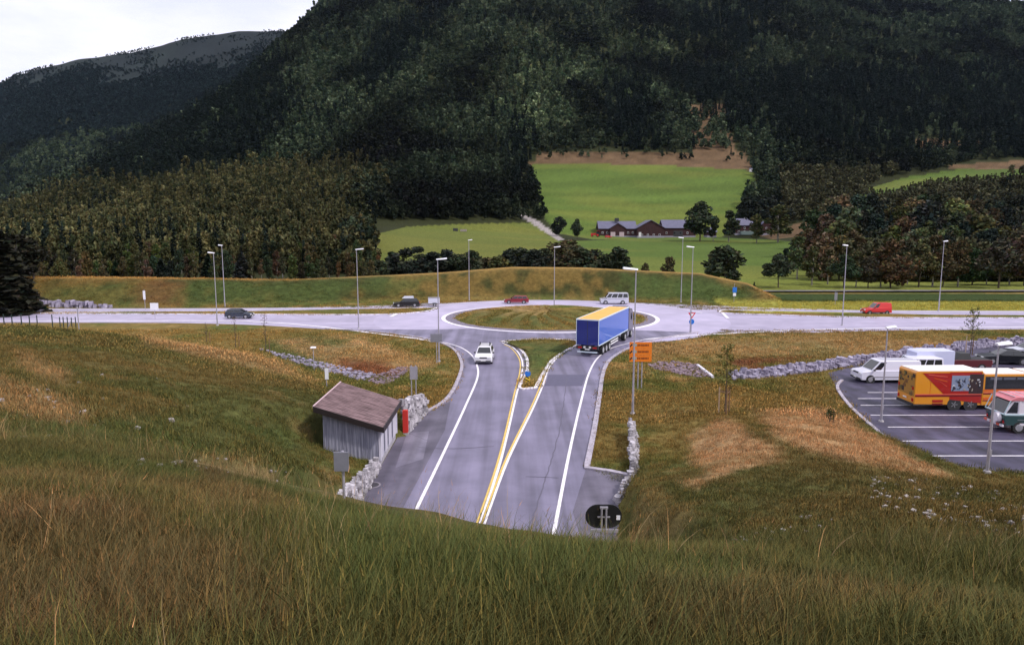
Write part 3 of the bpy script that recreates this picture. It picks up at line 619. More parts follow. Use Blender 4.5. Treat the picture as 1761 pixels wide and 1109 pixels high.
# islands and the far field edge
pts, cols = [], []
for poly, z0, h in grass_pts:
    P_ = np.array(poly); lo, hi = P_.min(0), P_.max(0); A_ = (hi-lo).prod(); n = int(min(4200, A_*7)); x = lo[0]+(hi[0]-lo[0])*rs.rand(n); y = lo[1]+(hi[1]-lo[1])*rs.rand(n); m = inpoly(x, y, poly); x, y = x[m], y[m]
    r_ = np.hypot(x-RC[0], y-RC[1])/(RI-1.5); z = np.where(r_ < 1, .1+h*np.sin(np.pi/2*np.minimum(1, (1-np.minimum(r_, 1))*1.6)), z0+h*.5)
    pts.append(np.stack([x, y, z-.05], -1)); cols.append(cover(x, y, np.zeros(len(x)))*1.25*(.75+.5*rs.rand(len(x)))[:, None])
pts = np.concatenate(pts); cols = np.concatenate(cols); n = len(pts)
scatter('island_grass', pts, np.repeat((.7+.7*rs.rand(n))[:, None], 3, 1), np.stack([np.zeros(n), np.zeros(n), rs.rand(n)*6.28], -1), cols, rs.randint(0, 4, n), g_far)
# ---- forest on the mountains
def ftree(kind, seed, n, size, H_, W_):
    rng = np.random.RandomState(seed); q, bl = crown_points(kind, rng, n, H_, W_)
    V, F, c = leaves(q, size, rng, droop=.5 if kind == 'spruce' else 0, hue=.10); return leafy('forest_'+kind, V, F, c, [leaf_inst])
protoF = [ftree('birch', 50, 260, .55, 10, 2.9), ftree('round', 51, 300, .6, 9.5, 3.7), ftree('round', 52, 260, .6, 8, 3.3), ftree('birch', 53, 260, .5, 11.5, 2.5), ftree('spruce', 54, 300, .55, 14, 2.3), ftree('spruce', 55, 280, .5, 17, 2.3)]
NOTREE = [FIELD_UP, FIELD_LOW, FIELD_MID, FIELD_R]+TAN+[PATH]
SPRUCE = [[(1290, 130), (1761, 120), (1900, 290), (1330, 255)], [(1040, 160), (1110, 150), (1130, 265), (1050, 258)], [(150, 300), (330, 200), (480, 100), (520, 190), (430, 290), (200, 330)], [(880, 170), (905, 230), (925, 340), (880, 330)], [(1160, 130), (1300, 130), (1300, 250), (1180, 180)], [(640, 60), (760, 30), (700, 130), (620, 180)], [(1180, 20), (1350, 10), (1300, 90), (1180, 70)]]
def forest(n, y0, y1, far=False):
    u = rs.uniform(-.95, .86, n) if not far else rs.uniform(-.95, -.20, n)
    y = (y0**.55+rs.rand(n)*(y1**.55-y0**.55))**(1/.55); x = u*y; z = H(x, y); px, py = proj(x, y, z); m = np.ones(n, bool)
    for p in NOTREE:
        if p in TAN[2:5]: m &= ~(inpoly(px, py+3, p) & (rs.rand(n) < (.55 if p is TAN[2] else .75)))
        else: m &= ~inpoly(px, py+3, p)
    for p in TAN[2:5]: pass
    m &= ~((px > 960) & (px < 1450) & (py > 395)) & ~((px > 640) & (px < 1000) & (py > 380)); m &= ~((y > 152) & (y < 175)) 
    return x[m], y[m], z[m], px[m], py[m]
x, y, z, px, py = forest(78000, 178, 1720); n = len(x)
sp = np.zeros(n)
for p in SPRUCE: sp = np.maximum(sp, soft(px+20*(fbm(x, y, 30, 2)-.5), py, p, 16))
sp = np.clip(sp*.8+.10*(fbm(x, y, 90, 3, 7) > .58), 0, 1); isp = rs.rand(n) < sp
k = np.where(isp, rs.randint(4, 6, n), rs.randint(0, 4, n))
nz = fbm(x, y, 70, 3, 9)
wob = 60*(fbm(x, y, 45, 3, 21)-.5)
low = (py+wob*.4 > np.interp(px, [-100, 100, 330, 640, 660], [385, 335, 296, 282, 282])) & (px+wob*1.5 < 640-.35*(py-282).clip(0, 80))
lw = (1-sst(px+wob, 560, 690))*sst(py+wob*.5-np.interp(px, [-100, 100, 330, 640, 660], [385, 335, 296, 282, 282]), -18, 14)
dec = np.where((rs.rand(n) < lw)[:, None], np.array((.074, .072, .030))[None]*(.35+1.2*nz)[:, None], np.array((.034, .047, .026))[None]*(.15+1.7*sst(nz, .25, .75))[:, None])
warm = np.clip(soft(px, py, [(760, 110), (960, 60), (1180, 60), (1200, 120), (1020, 230), (900, 240)], 30), 0, 1)
dec = dec*(1+1.1*warm[:, None]*(rs.rand(n)**2)[:, None]*1.6*np.array((1.1, 1.0, .8))[None])
dec = dec*(1+.45*rs.randn(n)[:, None].clip(-1.2, 2)*np.array((1.1, .9, .9))[None])
rightw = (px > 1340) & (py > 300); dec = np.where(rightw[:, None], np.array((.070, .068, .034))[None]*(.6+.9*rs.rand(n))[:, None], dec)
col = np.where(isp[:, None], np.array((.009, .016, .012))[None]*(.7+.6*rs.rand(n))[:, None], dec)
s = (.50+.70*rs.rand(n)**1.4)*np.clip(.80+y/1300, .85, 1.9)
s = np.where(low, s*.85, s)
below = inpoly(px, py-26, FIELD_R) | inpoly(px, py-14, FIELD_R) | inpoly(px, py-30, [(880, 283), (1300, 284), (1300, 290), (880, 290)]); s = np.where(below, s*.35, s)
s = s*np.where((py < 285) & (py > 262) & (px > 910) & (px < 1300), .6, 1)
forestO = scatter('mountain_forest', np.stack([x, y, z-.3], -1), np.stack([s*np.where(low, .74, 1.0), s*np.where(low, .74, 1.0), s], -1), np.stack([np.zeros(n), np.zeros(n), rs.rand(n)*6.28], -1), np.clip(col*.85, .004, .5), k, protoF)
x, y, z, px, py = forest(46000, 1250, 2600, True); n = len(x); m = (fbm(x, y, 110, 4, 3)+.25*(rs.rand(n)-.5) > .22+.34*sst(z, 380, 600)) | (y < 1500); x, y, z = x[m], y[m], z[m]; n = len(x)
s = (.75+.6*rs.rand(n))*(1-.5*sst(z, 380, 600))
scatter('far_forest', np.stack([x, y, z-1], -1), np.stack([s*1.5, s*1.5, s], -1), np.stack([np.zeros(n), np.zeros(n), rs.rand(n)*6.28], -1), np.array((.018, .030, .030))[None]*(.4+1.0*rs.rand(n))[:, None], rs.randint(0, 4, n), protoF)
# scrub along the upper edge of the fields and hillside gaps
# ------------------------------------------------------------------ single trees
def foot(px, py, d0=100):
    r = hit(px, py, d0); return r
def height_for(loc, pytop):
    t = (pytop-CY)/FPX; return CAMZ-loc[1]*math.tan(PITCH+math.atan(t))-loc[2]
def tree_at(kind, px, D, pytop, col, label, group=None, wide=1.0):
    x = (px-CX)/FPX*(D*cp+(CAMZ)*sp_); z = float(H(x, D)[0]); h = height_for((x, D, z), pytop); return tree(kind, (x, D, z-.1), max(h, 1.2), col, label, group, wide)
DG, OL, BR, DK, PG = (.036, .046, .026), (.070, .072, .028), (.066, .056, .028), (.018, .023, .018), (.12, .125, .06)
ordn = ['first', 'second', 'third', 'fourth', 'fifth', 'sixth', 'seventh', 'eighth', 'ninth', 'tenth', 'eleventh', 'twelfth', 'thirteenth', 'fourteenth', 'fifteenth', 'sixteenth', 'seventeenth', 'eighteenth', 'nineteenth', 'twentieth']
# shrubs behind the bank, below the fields
row = [(652, 445, 'bush', DG), (675, 432, 'birch', DG), (700, 425, 'round', DK), (722, 423, 'birch', DG), (745, 432, 'round', DK), (768, 428, 'bush', DK), (788, 436, 'round', DG), (812, 430, 'birch', DG), (836, 442, 'bush', BR), (858, 438, 'bush', OL), (878, 427, 'round', DK), (897, 424, 'round', DG), (918, 428, 'round', DK), (938, 426, 'birch', DG), (958, 415, 'round', BR), (978, 411, 'round', BR), (998, 424, 'round', DG), (1018, 428, 'round', DK), (1040, 436, 'round', DG), (1060, 424, 'birch', DG), (1074, 440, 'bush', DG)]
for i, (px_, pt, kd, c) in enumerate(row):
    tree_at(kd, px_, 164+(i*7) % 12, pt, c, '%s %s behind the bank, %s from the left in that row' % ('brownish' if c is BR else 'olive' if c is OL else 'dark', 'bush' if kd == 'bush' else 'tree', ordn[i] if i < 20 else 'last'), 'trees in the row behind the grass bank', 1.75 if kd != 'bush' else 1.4)
single = [('round', 1203, 400, 346, DG, 'large dark tree hiding the end of the red barn roof', 1.35), ('birch', 1226, 405, 372, DG, 'smaller dark tree leaning against the large one beside the barn', 1.2), ('birch', 1252, 395, 361, DG, 'slim dark tree standing between the barn and the farmhouse', 1.5),
 ('round', 992, 390, 376, DG, 'lone dark tree beside the track left of the farm', 1.0), ('bush', 962, 420, 372, DK, 'small dark tree on the edge of the hillside track', 1.0), ('pine', 1297, 430, 340, DK, 'spreading dark pine on the field edge above the farmhouse', 1.4), ('pine', 1325, 440, 335, DK, 'darkest tall pine at the lower corner of the upper field', 1.5),
 ('birch', 1300, 380, 368, OL, 'olive green birch in front of the farmhouse wall', 1.3), ('birch', 1337, 375, 352, OL, 'pale olive birch at the right end of the farmhouse', 1.7),
 ('bush', 1245, 166, 421, DG, 'largest round dark green tree at the right end of the grass bank', 1.5), ('round', 1338, 158, 435, DG, 'compact round tree with short trunk beside the valley road', 1.35), ('birch', 1396, 165, 423, OL, 'brownish loose crowned tree beside the compact round tree', 1.3),
 ('bush', 1152, 176, 440, BR, 'small brown bush in the meadow behind the lamp posts', .8), ('bush', 1109, 176, 451, BR, 'tiny brown bush in the meadow behind the truck', .6), ('bush', 1297, 157, 484, DG, 'tiny green bush at the foot of the bank end', .6)]
for kd, px_, D, pt, c, lab, wd in single: tree_at(kd, px_, D, pt, c, lab, None, wd)
# wood edge on the right, along the valley road
rr = random.Random(5)
front = [(1422, 428), (1447, 436), (1468, 430), (1492, 440), (1512, 425), (1534, 410), (1556, 432), (1578, 418), (1600, 402), (1624, 428), (1648, 412), (1672, 425), (1694, 436), (1716, 408), (1738, 424), (1762, 402), (1790, 420)]
for i, (px_, pt) in enumerate(front):
    kd = ('birch', 'round', 'birch', 'round')[i % 4]; c = (BR, DG, OL, BR, OL)[i % 5]
    tree_at(kd, px_+rr.uniform(-4, 4), 158+rr.uniform(0, 14), pt, tuple(v*rr.uniform(.8, 1.2) for v in c), '%s %s fronting the right-hand wood, %s from the left' % (('brownish', 'dark green', 'olive', 'brownish', 'olive')[i % 5], 'slim birch' if kd == 'birch' else 'rounded tree', ordn[i]), 'trees at the front of the right-hand wood', 1.25)
k = 0
for rowD, y0, y1, sx in ((195, 385, 418, 24), (230, 362, 398, 24), (275, 342, 376, 24), (330, 332, 360, 24)):
    px_ = 1350+(rowD-195)*.55; j = 0
    while px_ < 1800:
        kd = rr.choice(['round', 'round', 'birch', 'bush', 'pine']); c = rr.choice([DG, DG, OL, BR, DK, PG]); pt = rr.uniform(y0, y1)+max(0, 1420-px_)*.30
        tree_at(kd, px_, rowD+rr.uniform(-14, 14), pt, tuple(v*rr.uniform(.7, 1.1) for v in c), 'tree inside the right-hand wood above the valley road, %s row back' % ordn[[195, 230, 275, 330].index(rowD)+1], 'trees inside the right-hand wood, %s row back' % ordn[[195, 230, 275, 330].index(rowD)+1], 1.15)
        px_ += sx*rr.uniform(.7, 1.2)
# wood edge on the left behind the bank
for r_, (rowD, y0, y1, sx, nm) in enumerate(((158, 428, 450, 13, 'front'), (180, 412, 434, 14, 'second'), (210, 398, 420, 15, 'third'))):
    px_ = 70
    while px_ < 652:
        kd = rr.choice(['birch', 'birch', 'round', 'birch', 'spruce' if px_ < 300 else 'birch', 'birch', 'birch', 'spruce']); c = rr.choice([OL, BR, DG, OL, (.11, .085, .04)]); c = DK if kd == 'spruce' else c
        tree_at(kd, px_, rowD+rr.uniform(-6, 8), rr.uniform(y0, y1), tuple(v*rr.uniform(.65, 1.1) for v in c), 'tree in the %s row of the wood behind the left part of the bank' % nm, 'trees in the %s row of the left wood' % nm, 1.5 if kd == 'spruce' else .80)
        px_ += sx*rr.uniform(.7, 1.3)
for i, (px_, D, pt, lab) in enumerate(((-30, 104, 372, 'tall dark tree beyond the left picture edge behind the fence'), (8, 112, 392, 'tall dark tree at the left edge, hiding the end of the road'), (34, 125, 402, 'dark spreading tree beside the stone bank, second from the left edge'), (62, 128, 408, 'shorter dark tree at the left end of the grass bank'))):
    if i: tree_at(('spruce', 'spruce', 'birch', 'round')[i], px_, D, pt, (.020, .020, .013), lab, None, (1.0, 2.0, 2.0, 1.3)[i])
# ------------------------------------------------------------------ vehicles (front towards +X, origin on the ground)
glass = mat('dark_glass', (.018, .020, .026), rough=.08, spec=.8)
tyre = mat('tyre_rubber', (.022, .022, .024), rough=.85, var=.3, scale=8)
rimm = mat('alloy_rim', (.48, .48, .52), rough=.35, metal=.6)
trim = mat('black_trim', (.028, .028, .032), rough=.6)
chrome = mat('bare_metal', (.5, .5, .54), rough=.35, metal=.8)
headm = mat('headlight_glass', (.75, .76, .80), rough=.15, spec=.8)
tailm = mat('tail_light_red', (.42, .012, .012), rough=.25)
ambm = mat('amber_lens', (.7, .25, .02), rough=.3)
platem = mat('number_plate_white', (.75, .75, .75), rough=.5)
def wheel(parent, x, y, r, wdt=.22, side=1, hub=rimm):
    n = 20; mb = MB(); mb.tube((0, -wdt/2, 0), (0, wdt/2, 0), r, n=n); w_ = mb.build('wheel', tyre, parent, loc=(x, y, r))
    mb = MB(); s = side*wdt/2; mb.tube((0, s*.85, 0), (0, s*1.06, 0), r*.64, r*.60, n=n)
    for k in range(5):
        a = k*1.2566; mb.box((math.cos(a)*r*.33, s*1.1, math.sin(a)*r*.33), (r*.5, .02, r*.12), M=Matrix.Rotation(-a, 4, 'Y'))
    mb.build('rim', hub, w_); return w_
def wheels4(root, xs_, W_, r, wdt=.2, hub=rimm):
    for x_ in xs_:
        for s in (-1, 1): wheel(root, x_, s*(W_/2-wdt/2+.01), r, wdt, s, hub)
def quad_prism(mb, pts, nrm, th=.012, m=None):
    nv = Vector(nrm).normalized()*th; a = [Vector(p) for p in pts]; mb.hexa(a, [p+nv for p in a], m)
def carpaint(name, c, rough=.28, coat=.6): return mat(name, c, rough=rough, coat=coat, spec=.5)
def car(name, paintm, Lc, W_, low, cab, r, wx, lowz=.24, glassx=None, pillar=1, cabm=None, grille=True):
    """low: side outline of the body (x,z); cab: (x_base_front, x_top_front, x_top_rear, x_base_rear, z_base, z_top)"""
    root = empty(name, (0, 0, 0)); hw = W_/2
    mb = MB(); mb.prism(low, -hw, hw, inset=.07); mb.build('body', paintm, root)
    xbf, xtf, xtr, xbr, zb, zt = cab; hb = hw-.07; ht = hw-.24 if zt-zb < .75 else hw-.16
    mb = MB(); mb.hexa([(xbf, -hb, zb), (xbf, hb, zb), (xbr, hb, zb), (xbr, -hb, zb)], [(xtf, -ht, zt-.05), (xtf, ht, zt-.05), (xtr, ht, zt-.05), (xtr, -ht, zt-.05)])
    mb.hexa([(xtf, -ht, zt-.05), (xtf, ht, zt-.05), (xtr, ht, zt-.05), (xtr, -ht, zt-.05)], [(xtf-.12, -ht+.1, zt), (xtf-.12, ht-.1, zt), (xtr+.1, ht-.1, zt), (xtr+.1, -ht+.1, zt)])
    mb.build('roof', cabm or paintm, root)
    def on(t, yy, front=True):                     # point on windscreen / rear plane
        a, b = (xbf, xtf) if front else (xbr, xtr); return (a+(b-a)*t, (hb+(ht-hb)*t)*yy, zb+(zt-.05-zb)*t)
    mb = MB(); quad_prism(mb, [on(.06, -.9), on(.06, .9), on(.92, .88), on(.92, -.88)], (zt-zb, 0, xbf-xtf)); mb.build('windscreen', glass, root)
    mb = MB(); quad_prism(mb, [on(.14, -.88, False), on(.14, .88, False), on(.88, .84, False), on(.88, -.84, False)], (-(zt-zb), 0, xtr-xbr)); mb.build('rear_window', glass, root)
    segs = glassx or [(.06, .48), (.52, .94)]
    for s in (-1, 1):
        for a, b in segs:
            def q(t, u):                           # t height, u along from front
                f = xbf+(xtf-xbf)*t; g_ = xbr+(xtr-xbr)*t; return (f+(g_-f)*u, s*(hb+(ht-hb)*t), zb+(zt-.05-zb)*t)
            mb = MB(); quad_prism(mb, [q(.1, a), q(.1, b), q(.88, b), q(.88, a)], (0, s*(zt-zb), hb-ht)); mb.build('side_window', glass, root)
    wheels4(root, wx, W_, r)
    xf = max(p[0] for p in low); xr_ = min(p[0] for p in low); zh = zb-.20
    for s in (-1, 1):
        MB().box((xf-.02, s*(hw-.30), zh-.05), (.10, .34, .16)).build('headlight', headm, root)
        MB().box((xr_+.02, s*(hw-.22), zh+.02), (.08, .20, .24)).build('tail_light', tailm, root)
        mb = MB(); mb.box((xbf-.18, s*(hw+.07), zb+.08), (.12, .18, .13)); mb.build('wing_mirror', trim, root)
        for wx_ in wx:                              # dark arches
            MB().tube((wx_, s*(hw-.03), r), (wx_, s*(hw+.006), r), r*1.17, n=20).build('wheel_arch', trim, root)
    if grille: MB().box((xf-.01, 0, zh-.05), (.06, W_*.42, .12)).build('grille', trim, root)
    MB().box((xf-.01, 0, lowz+.12), (.10, W_*.86, .14)).build('bumper', trim, root); MB().box((xr_+.01, 0, lowz+.14), (.10, W_*.86, .16)).build('bumper', trim, root)
    MB().box((xf+.045, 0, lowz+.20), (.02, .5, .11)).build('number_plate', platem, root); MB().box((xr_-.045, 0, lowz+.34), (.02, .5, .11)).build('number_plate', platem, root)
    return root
def put(root, x, y, head, z=.03):
    root.location = (x, y, z); root.rotation_euler = (0, 0, R(head)); return root
def at(px, py): q = P(px, py); return q[0], q[1]
def low_car(L_, zb, hood, rear, nose=.62, boot=None):
    h = L_/2; return [(-h+.05, .26), (h-.10, .24), (h, .38), (h-.03, nose), (h-.15, nose+.10), (hood, zb), (rear, zb), (-h+.10, boot or zb-.06), (-h, .55)]
# white people carrier coming out of the roundabout towards the tunnel
white = carpaint('white_car_paint', (.74, .73, .80)); v = car('parked_car', white, 4.3, 1.76, low_car(4.3, .98, 1.05, -2.0, .72), (1.15, .45, -1.75, -2.08, .97, 1.60), .32, (1.35, -1.30), glassx=[(.06, .32), (.35, .62), (.65, .93)])
v.name = 'white_car'; tag(v, 'white family car with carriers on its roof, driving towards the tunnel', 'car')
for s in (-1, 1): MB().tube((.25, s*.55, 1.64), (-1.6, s*.55, 1.64), .022).build('roof_rail', trim, v)
for s in (-1, 1):
    mb = MB(); mb.tube((.1, s*.50, 1.66), (-1.2, s*.50, 1.66), .03); mb.tube((-.2, s*.50, 1.66), (-.2, s*.50, 1.95), .03); mb.tube((-.9, s*.50, 1.66), (-.75, s*.50, 1.86), .025); mb.build('cycle_carrier', trim, v)
x_, y_ = at(834, 628); put(v, x_-.1, y_+2.2, -92)
# far ring: red estate, silver minibus
red = carpaint('dark_red_paint', (.22, .014, .028)); v = car('red_estate_car', red, 4.5, 1.74, low_car(4.5, .90, 1.0, -2.1, .64), (1.05, .35, -1.85, -2.15, .89, 1.43), .31, (1.4, -1.35), glassx=[(.06, .33), (.36, .64), (.67, .94)])
tag(v, 'dark red estate car on the far side of the roundabout, left of the minibus', 'car'); x_, y_ = at(888, 522.5); put(v, x_, y_+.6, 181)
silver = carpaint('silver_paint', (.52, .53, .62)); lowv = carpaint('grey_lower_panel', (.30, .29, .33))
def van_low(L_, zb, hood=.95): h = L_/2; return [(-h+.03, .30), (h-.08, .28), (h, .45), (h-.02, .85), (h-.12, .98), (h-hood, zb), (-h+.03, zb), (-h, .5)]
v = car('minibus', silver, 5.1, 1.95, van_low(5.1, 1.15, .9), (1.72, 1.05, -2.42, -2.52, 1.14, 2.08), .34, (1.65, -1.45), glassx=[(.04, .22), (.25, .49), (.52, .73), (.76, .97)])
tag(v, 'silver minibus on the far side of the roundabout, behind the blue trailer', 'minibus')
MB().box((0.1, 0, 1.05), (4.3, 1.985, .08)).build('side_trim', lowv, v); x_, y_ = at(1057, 523.5); put(v, x_, y_+.8, 179)
# black estate towing a box trailer
black = carpaint('black_car_paint', (.012, .013, .018)); v = car('black_car', black, 4.6, 1.78, low_car(4.6, .93, 1.0, -2.15, .66), (1.1, .40, -1.8, -2.15, .92, 1.48), .32, (1.4, -1.4)); towcar = v
tag(v, 'black estate car with a pale roof box, towing a small trailer', 'car')
mb = MB(); mb.hexa([(.75, -.42, 1.50), (.75, .42, 1.50), (-1.3, .42, 1.50), (-1.3, -.42, 1.50)], [(.35, -.34, 1.84), (.35, .34, 1.84), (-1.2, .36, 1.84), (-1.2, -.36, 1.84)]); mb.build('roof_box', mat('roof_box_grey', (.52, .54, .66), rough=.4), v)
MB().tube((-2.3, 0, .45), (-2.62, 0, .45), .04).build('tow_bar', trim, v); x_, y_ = at(698, 528.5); put(v, x_, y_+.9, 188); hx, hy = x_, y_+.9
t = empty('box_trailer', (0, 0, 0)); tag(t, 'small silver box trailer hitched behind the black estate car', 'trailer')
MB().box((0, 0, 1.02), (2.0, 1.35, .95)).build('trailer_box', mat('trailer_panel', (.55, .56, .68), rough=.4), t); MB().box((0, 0, .50), (2.1, 1.3, .10)).build('chassis', trim, t); MB().box((0, 0, 1.53), (2.06, 1.41, .06)).build('trailer_lid', chrome, t)
mb = MB(); mb.tube((1.0, .35, .5), (2.15, 0, .45), .04); mb.tube((1.0, -.35, .5), (2.15, 0, .45), .04); mb.build('drawbar', chrome, t)
for s in (-1, 1): wheel(t, -.1, s*.72, .29, .16, s); MB().box((-.1, s*.74, .62), (.72, .22, .05)).build('mudguard', trim, t); MB().box((-1.03, s*.5, .6), (.05, .22, .12)).build('tail_light', tailm, t)
a_ = R(188); put(t, hx-math.cos(a_)*4.8, hy-math.sin(a_)*4.8, 188)
# dark hatchback on the west road, red delivery van on the east road
dblue = carpaint('dark_blue_paint', (.030, .040, .065)); v = car('dark_blue_car', dblue, 4.0, 1.70, low_car(4.0, .92, .85, -1.9, .64), (1.0, .25, -1.55, -1.95, .91, 1.44), .30, (1.25, -1.2))
tag(v, 'dark blue hatchback on the left road, driving towards the roundabout', 'car'); x_, y_ = at(408, 548.5); put(v, x_, y_+.9, 0)
rv = carpaint('post_red_paint', (.62, .020, .020)); h = 2.15
v = car('red_delivery_van', rv, 4.4, 1.75, [(-h, .30), (h-.10, .26), (h, .42), (h-.04, .72), (h-.15, .84), (.75, 1.04), (-h+.03, 1.04)], (.85, .15, -2.02, -2.10, 1.03, 1.86), .31, (1.40, -1.35), glassx=[(.04, .24)])
tag(v, 'bright red delivery van on the right-hand road', 'van'); MB().box((.1, 0, .36), (3.6, 1.79, .16)).build('sill', trim, v); x_, y_ = at(1511, 541.5); put(v, x_, y_+.9, 180)
# car park: white vans, maroon pickup, black car, silver car
wv = carpaint('white_van_paint', (.72, .71, .84)); v = car('white_panel_van', wv, 5.4, 1.99, van_low(5.4, 1.12, 1.1), (1.75, .95, -2.58, -2.66, 1.11, 1.98), .34, (1.85, -1.50), glassx=[(.03, .17)])
tag(v, 'long white panel van parked nearest the kerb, left of the yellow bus', 'van'); MB().box((0.1, 0, .55), (3.4, 2.02, .10)).build('side_trim', lowv, v); x_, y_ = at(1480, 660); put(v, x_+2.75, y_+1.1, 180)
v = car('white_camper_van', wv, 4.9, 1.95, van_low(4.9, 1.10, 1.0), (1.6, .85, -2.33, -2.42, 1.09, 2.0), .33, (1.6, -1.40), glassx=[(.03, .18), (.22, .45), (.48, .70), (.73, .95)])
tag(v, 'white camper van parked behind the panel van, its side windows showing', 'van'); x_, y_ = at(1546, 650); put(v, x_+2.1, y_+1.0, 180); v.scale = (.86, .92, .88)
v = empty('tall_white_van', (0, 0, 0)); tag(v, 'tall pale box van between the camper van and the maroon pickup', 'van')
MB().prism([(-2.9, .45), (1.6, .45), (1.6, 2.55), (1.3, 2.72), (-2.8, 2.72), (-2.9, 2.6)], -1.0, 1.0, inset=.05).build('cargo_box', mat('pale_blue_box', (.56, .58, .80), rough=.45), v)
MB().prism([(1.6, .35), (2.7, .35), (2.75, .9), (2.45, 1.15), (2.0, 1.95), (1.6, 1.98)], -.95, .95, inset=.05).build('cab', wv, v)
mb = MB(); quad_prism(mb, [(2.44, -.8, 1.2), (2.44, .8, 1.2), (2.06, .75, 1.86), (2.06, -.75, 1.86)], (.6, 0, .4)); mb.build('windscreen', glass, v)
for s in (-1, 1): MB().box((1.9, s*.955, 1.45), (.45, .02, .45)).build('side_window', glass, v); MB().box((-2.9, s*.8, .75), (.06, .16, .3)).build('tail_light', tailm, v)
wheels4(v, (1.95, -1.9), 1.96, .36); x_, y_ = at(1560, 645); put(v, x_+2.3, y_+1.3, 180); v.scale = (.80, .9, .80)
maroon = carpaint('maroon_paint', (.10, .012, .016)); v = empty('maroon_pickup', (0, 0, 0)); tag(v, 'maroon pickup truck parked behind the yellow bus roof', 'pickup')
MB().prism([(-2.5, .45), (2.4, .42), (2.5, .6), (2.45, .98), (1.0, 1.12), (-2.5, 1.12)], -.9, .9, inset=.06).build('body', maroon, v)
MB().hexa([(1.05, -.8, 1.12), (1.05, .8, 1.12), (-.5, .8, 1.12), (-.5, -.8, 1.12)], [(.45, -.66, 1.72), (.45, .66, 1.72), (-.42, .66, 1.72), (-.42, -.66, 1.72)]).build('cab', trim, v)
MB().box((-1.5, 0, 1.135), (1.8, 1.5, .04)).build('load_bed', mat('bed_liner', (.03, .03, .035), rough=.9), v)
for s in (-1, 1): MB().box((-2.5, s*.75, .85), (.05, .16, .28)).build('tail_light', tailm, v); MB().box((2.45, s*.65, .78), (.05, .3, .16)).build('headlight', headm, v)
MB().box((-2.53, 0, .5), (.12, 1.6, .16)).build('bumper', chrome, v); wheels4(v, (1.6, -1.5), 1.8, .38); x_, y_ = at(1662, 640); put(v, x_+.0, y_+1.0, 180)
v = car('black_saloon_car', black, 4.7, 1.8, low_car(4.7, .94, .95, -1.75, .70, .98), (1.0, .15, -1.15, -1.85, .93, 1.45), .33, (1.45, -1.35)); tag(v, 'black saloon car parked at the right edge behind the bus', 'car'); x_, y_ = at(1736, 628); put(v, x_, y_+.9, 172)
v = car('silver_hatchback', silver, 4.1, 1.72, low_car(4.1, .92, .85, -1.9, .64), (1.0, .25, -1.55, -1.95, .91, 1.46), .30, (1.25, -1.2)); tag(v, 'pale silver hatchback half hidden behind the black saloon car', 'car'); x_, y_ = at(1782, 615); put(v, x_, y_+1, 172)
v = car('dark_green_car', carpaint('dark_green_paint', (.02, .05, .05)), 4.3, 1.72, low_car(4.3, .92, .85, -1.9, .64), (1.0, .25, -1.55, -1.95, .91, 1.44), .30, (1.3, -1.25)); tag(v, 'dark green car at the right edge, just beyond the black saloon', 'car'); x_, y_ = at(1815, 640); put(v, x_, y_, 172)
# ---- touring bus with a tall sleeping section at its rear
yel = carpaint('bus_yellow', (.68, .27, .018), rough=.35); orr = carpaint('bus_red', (.36, .014, .010), rough=.35); roofw = mat('bus_roof_white', (.84, .80, .78), rough=.5, var=.08, scale=1.5)
obr = carpaint('bus_orange', (.66, .12, .012), rough=.35); pinkm = carpaint('bus_pink_stripe', (.68, .12, .08), rough=.35)
B = empty('touring_bus', (0, 0, 0)); tag(B, 'long yellow and red touring bus with white roof panels in the car park', 'bus'); LW = 5.6
MB().prism([(-6.3, .55), (-.55, .42), (-.55, 3.42), (-6.2, 3.42), (-6.3, 3.3)], -1.25, 1.25, inset=.04).build('sleeping_section', yel, B)
MB().box((-3.4, 0, 3.452), (5.5, 2.44, .06)).build('roof_panel', roofw, B)
MB().prism([(-.50, .42), (6.3, .42), (6.5, .8), (6.45, 1.6), (6.2, 3.0), (5.9, 3.12), (-.50, 3.12)], -1.22, 1.22, inset=.04).build('passenger_section', yel, B)
MB().box((1.5, 0, 3.16), (3.6, 2.2, .10)).build('roof_panel', roofw, B); MB().box((4.6, 0, 3.16), (1.8, 2.1, .08)).build('roof_panel', roofw, B)
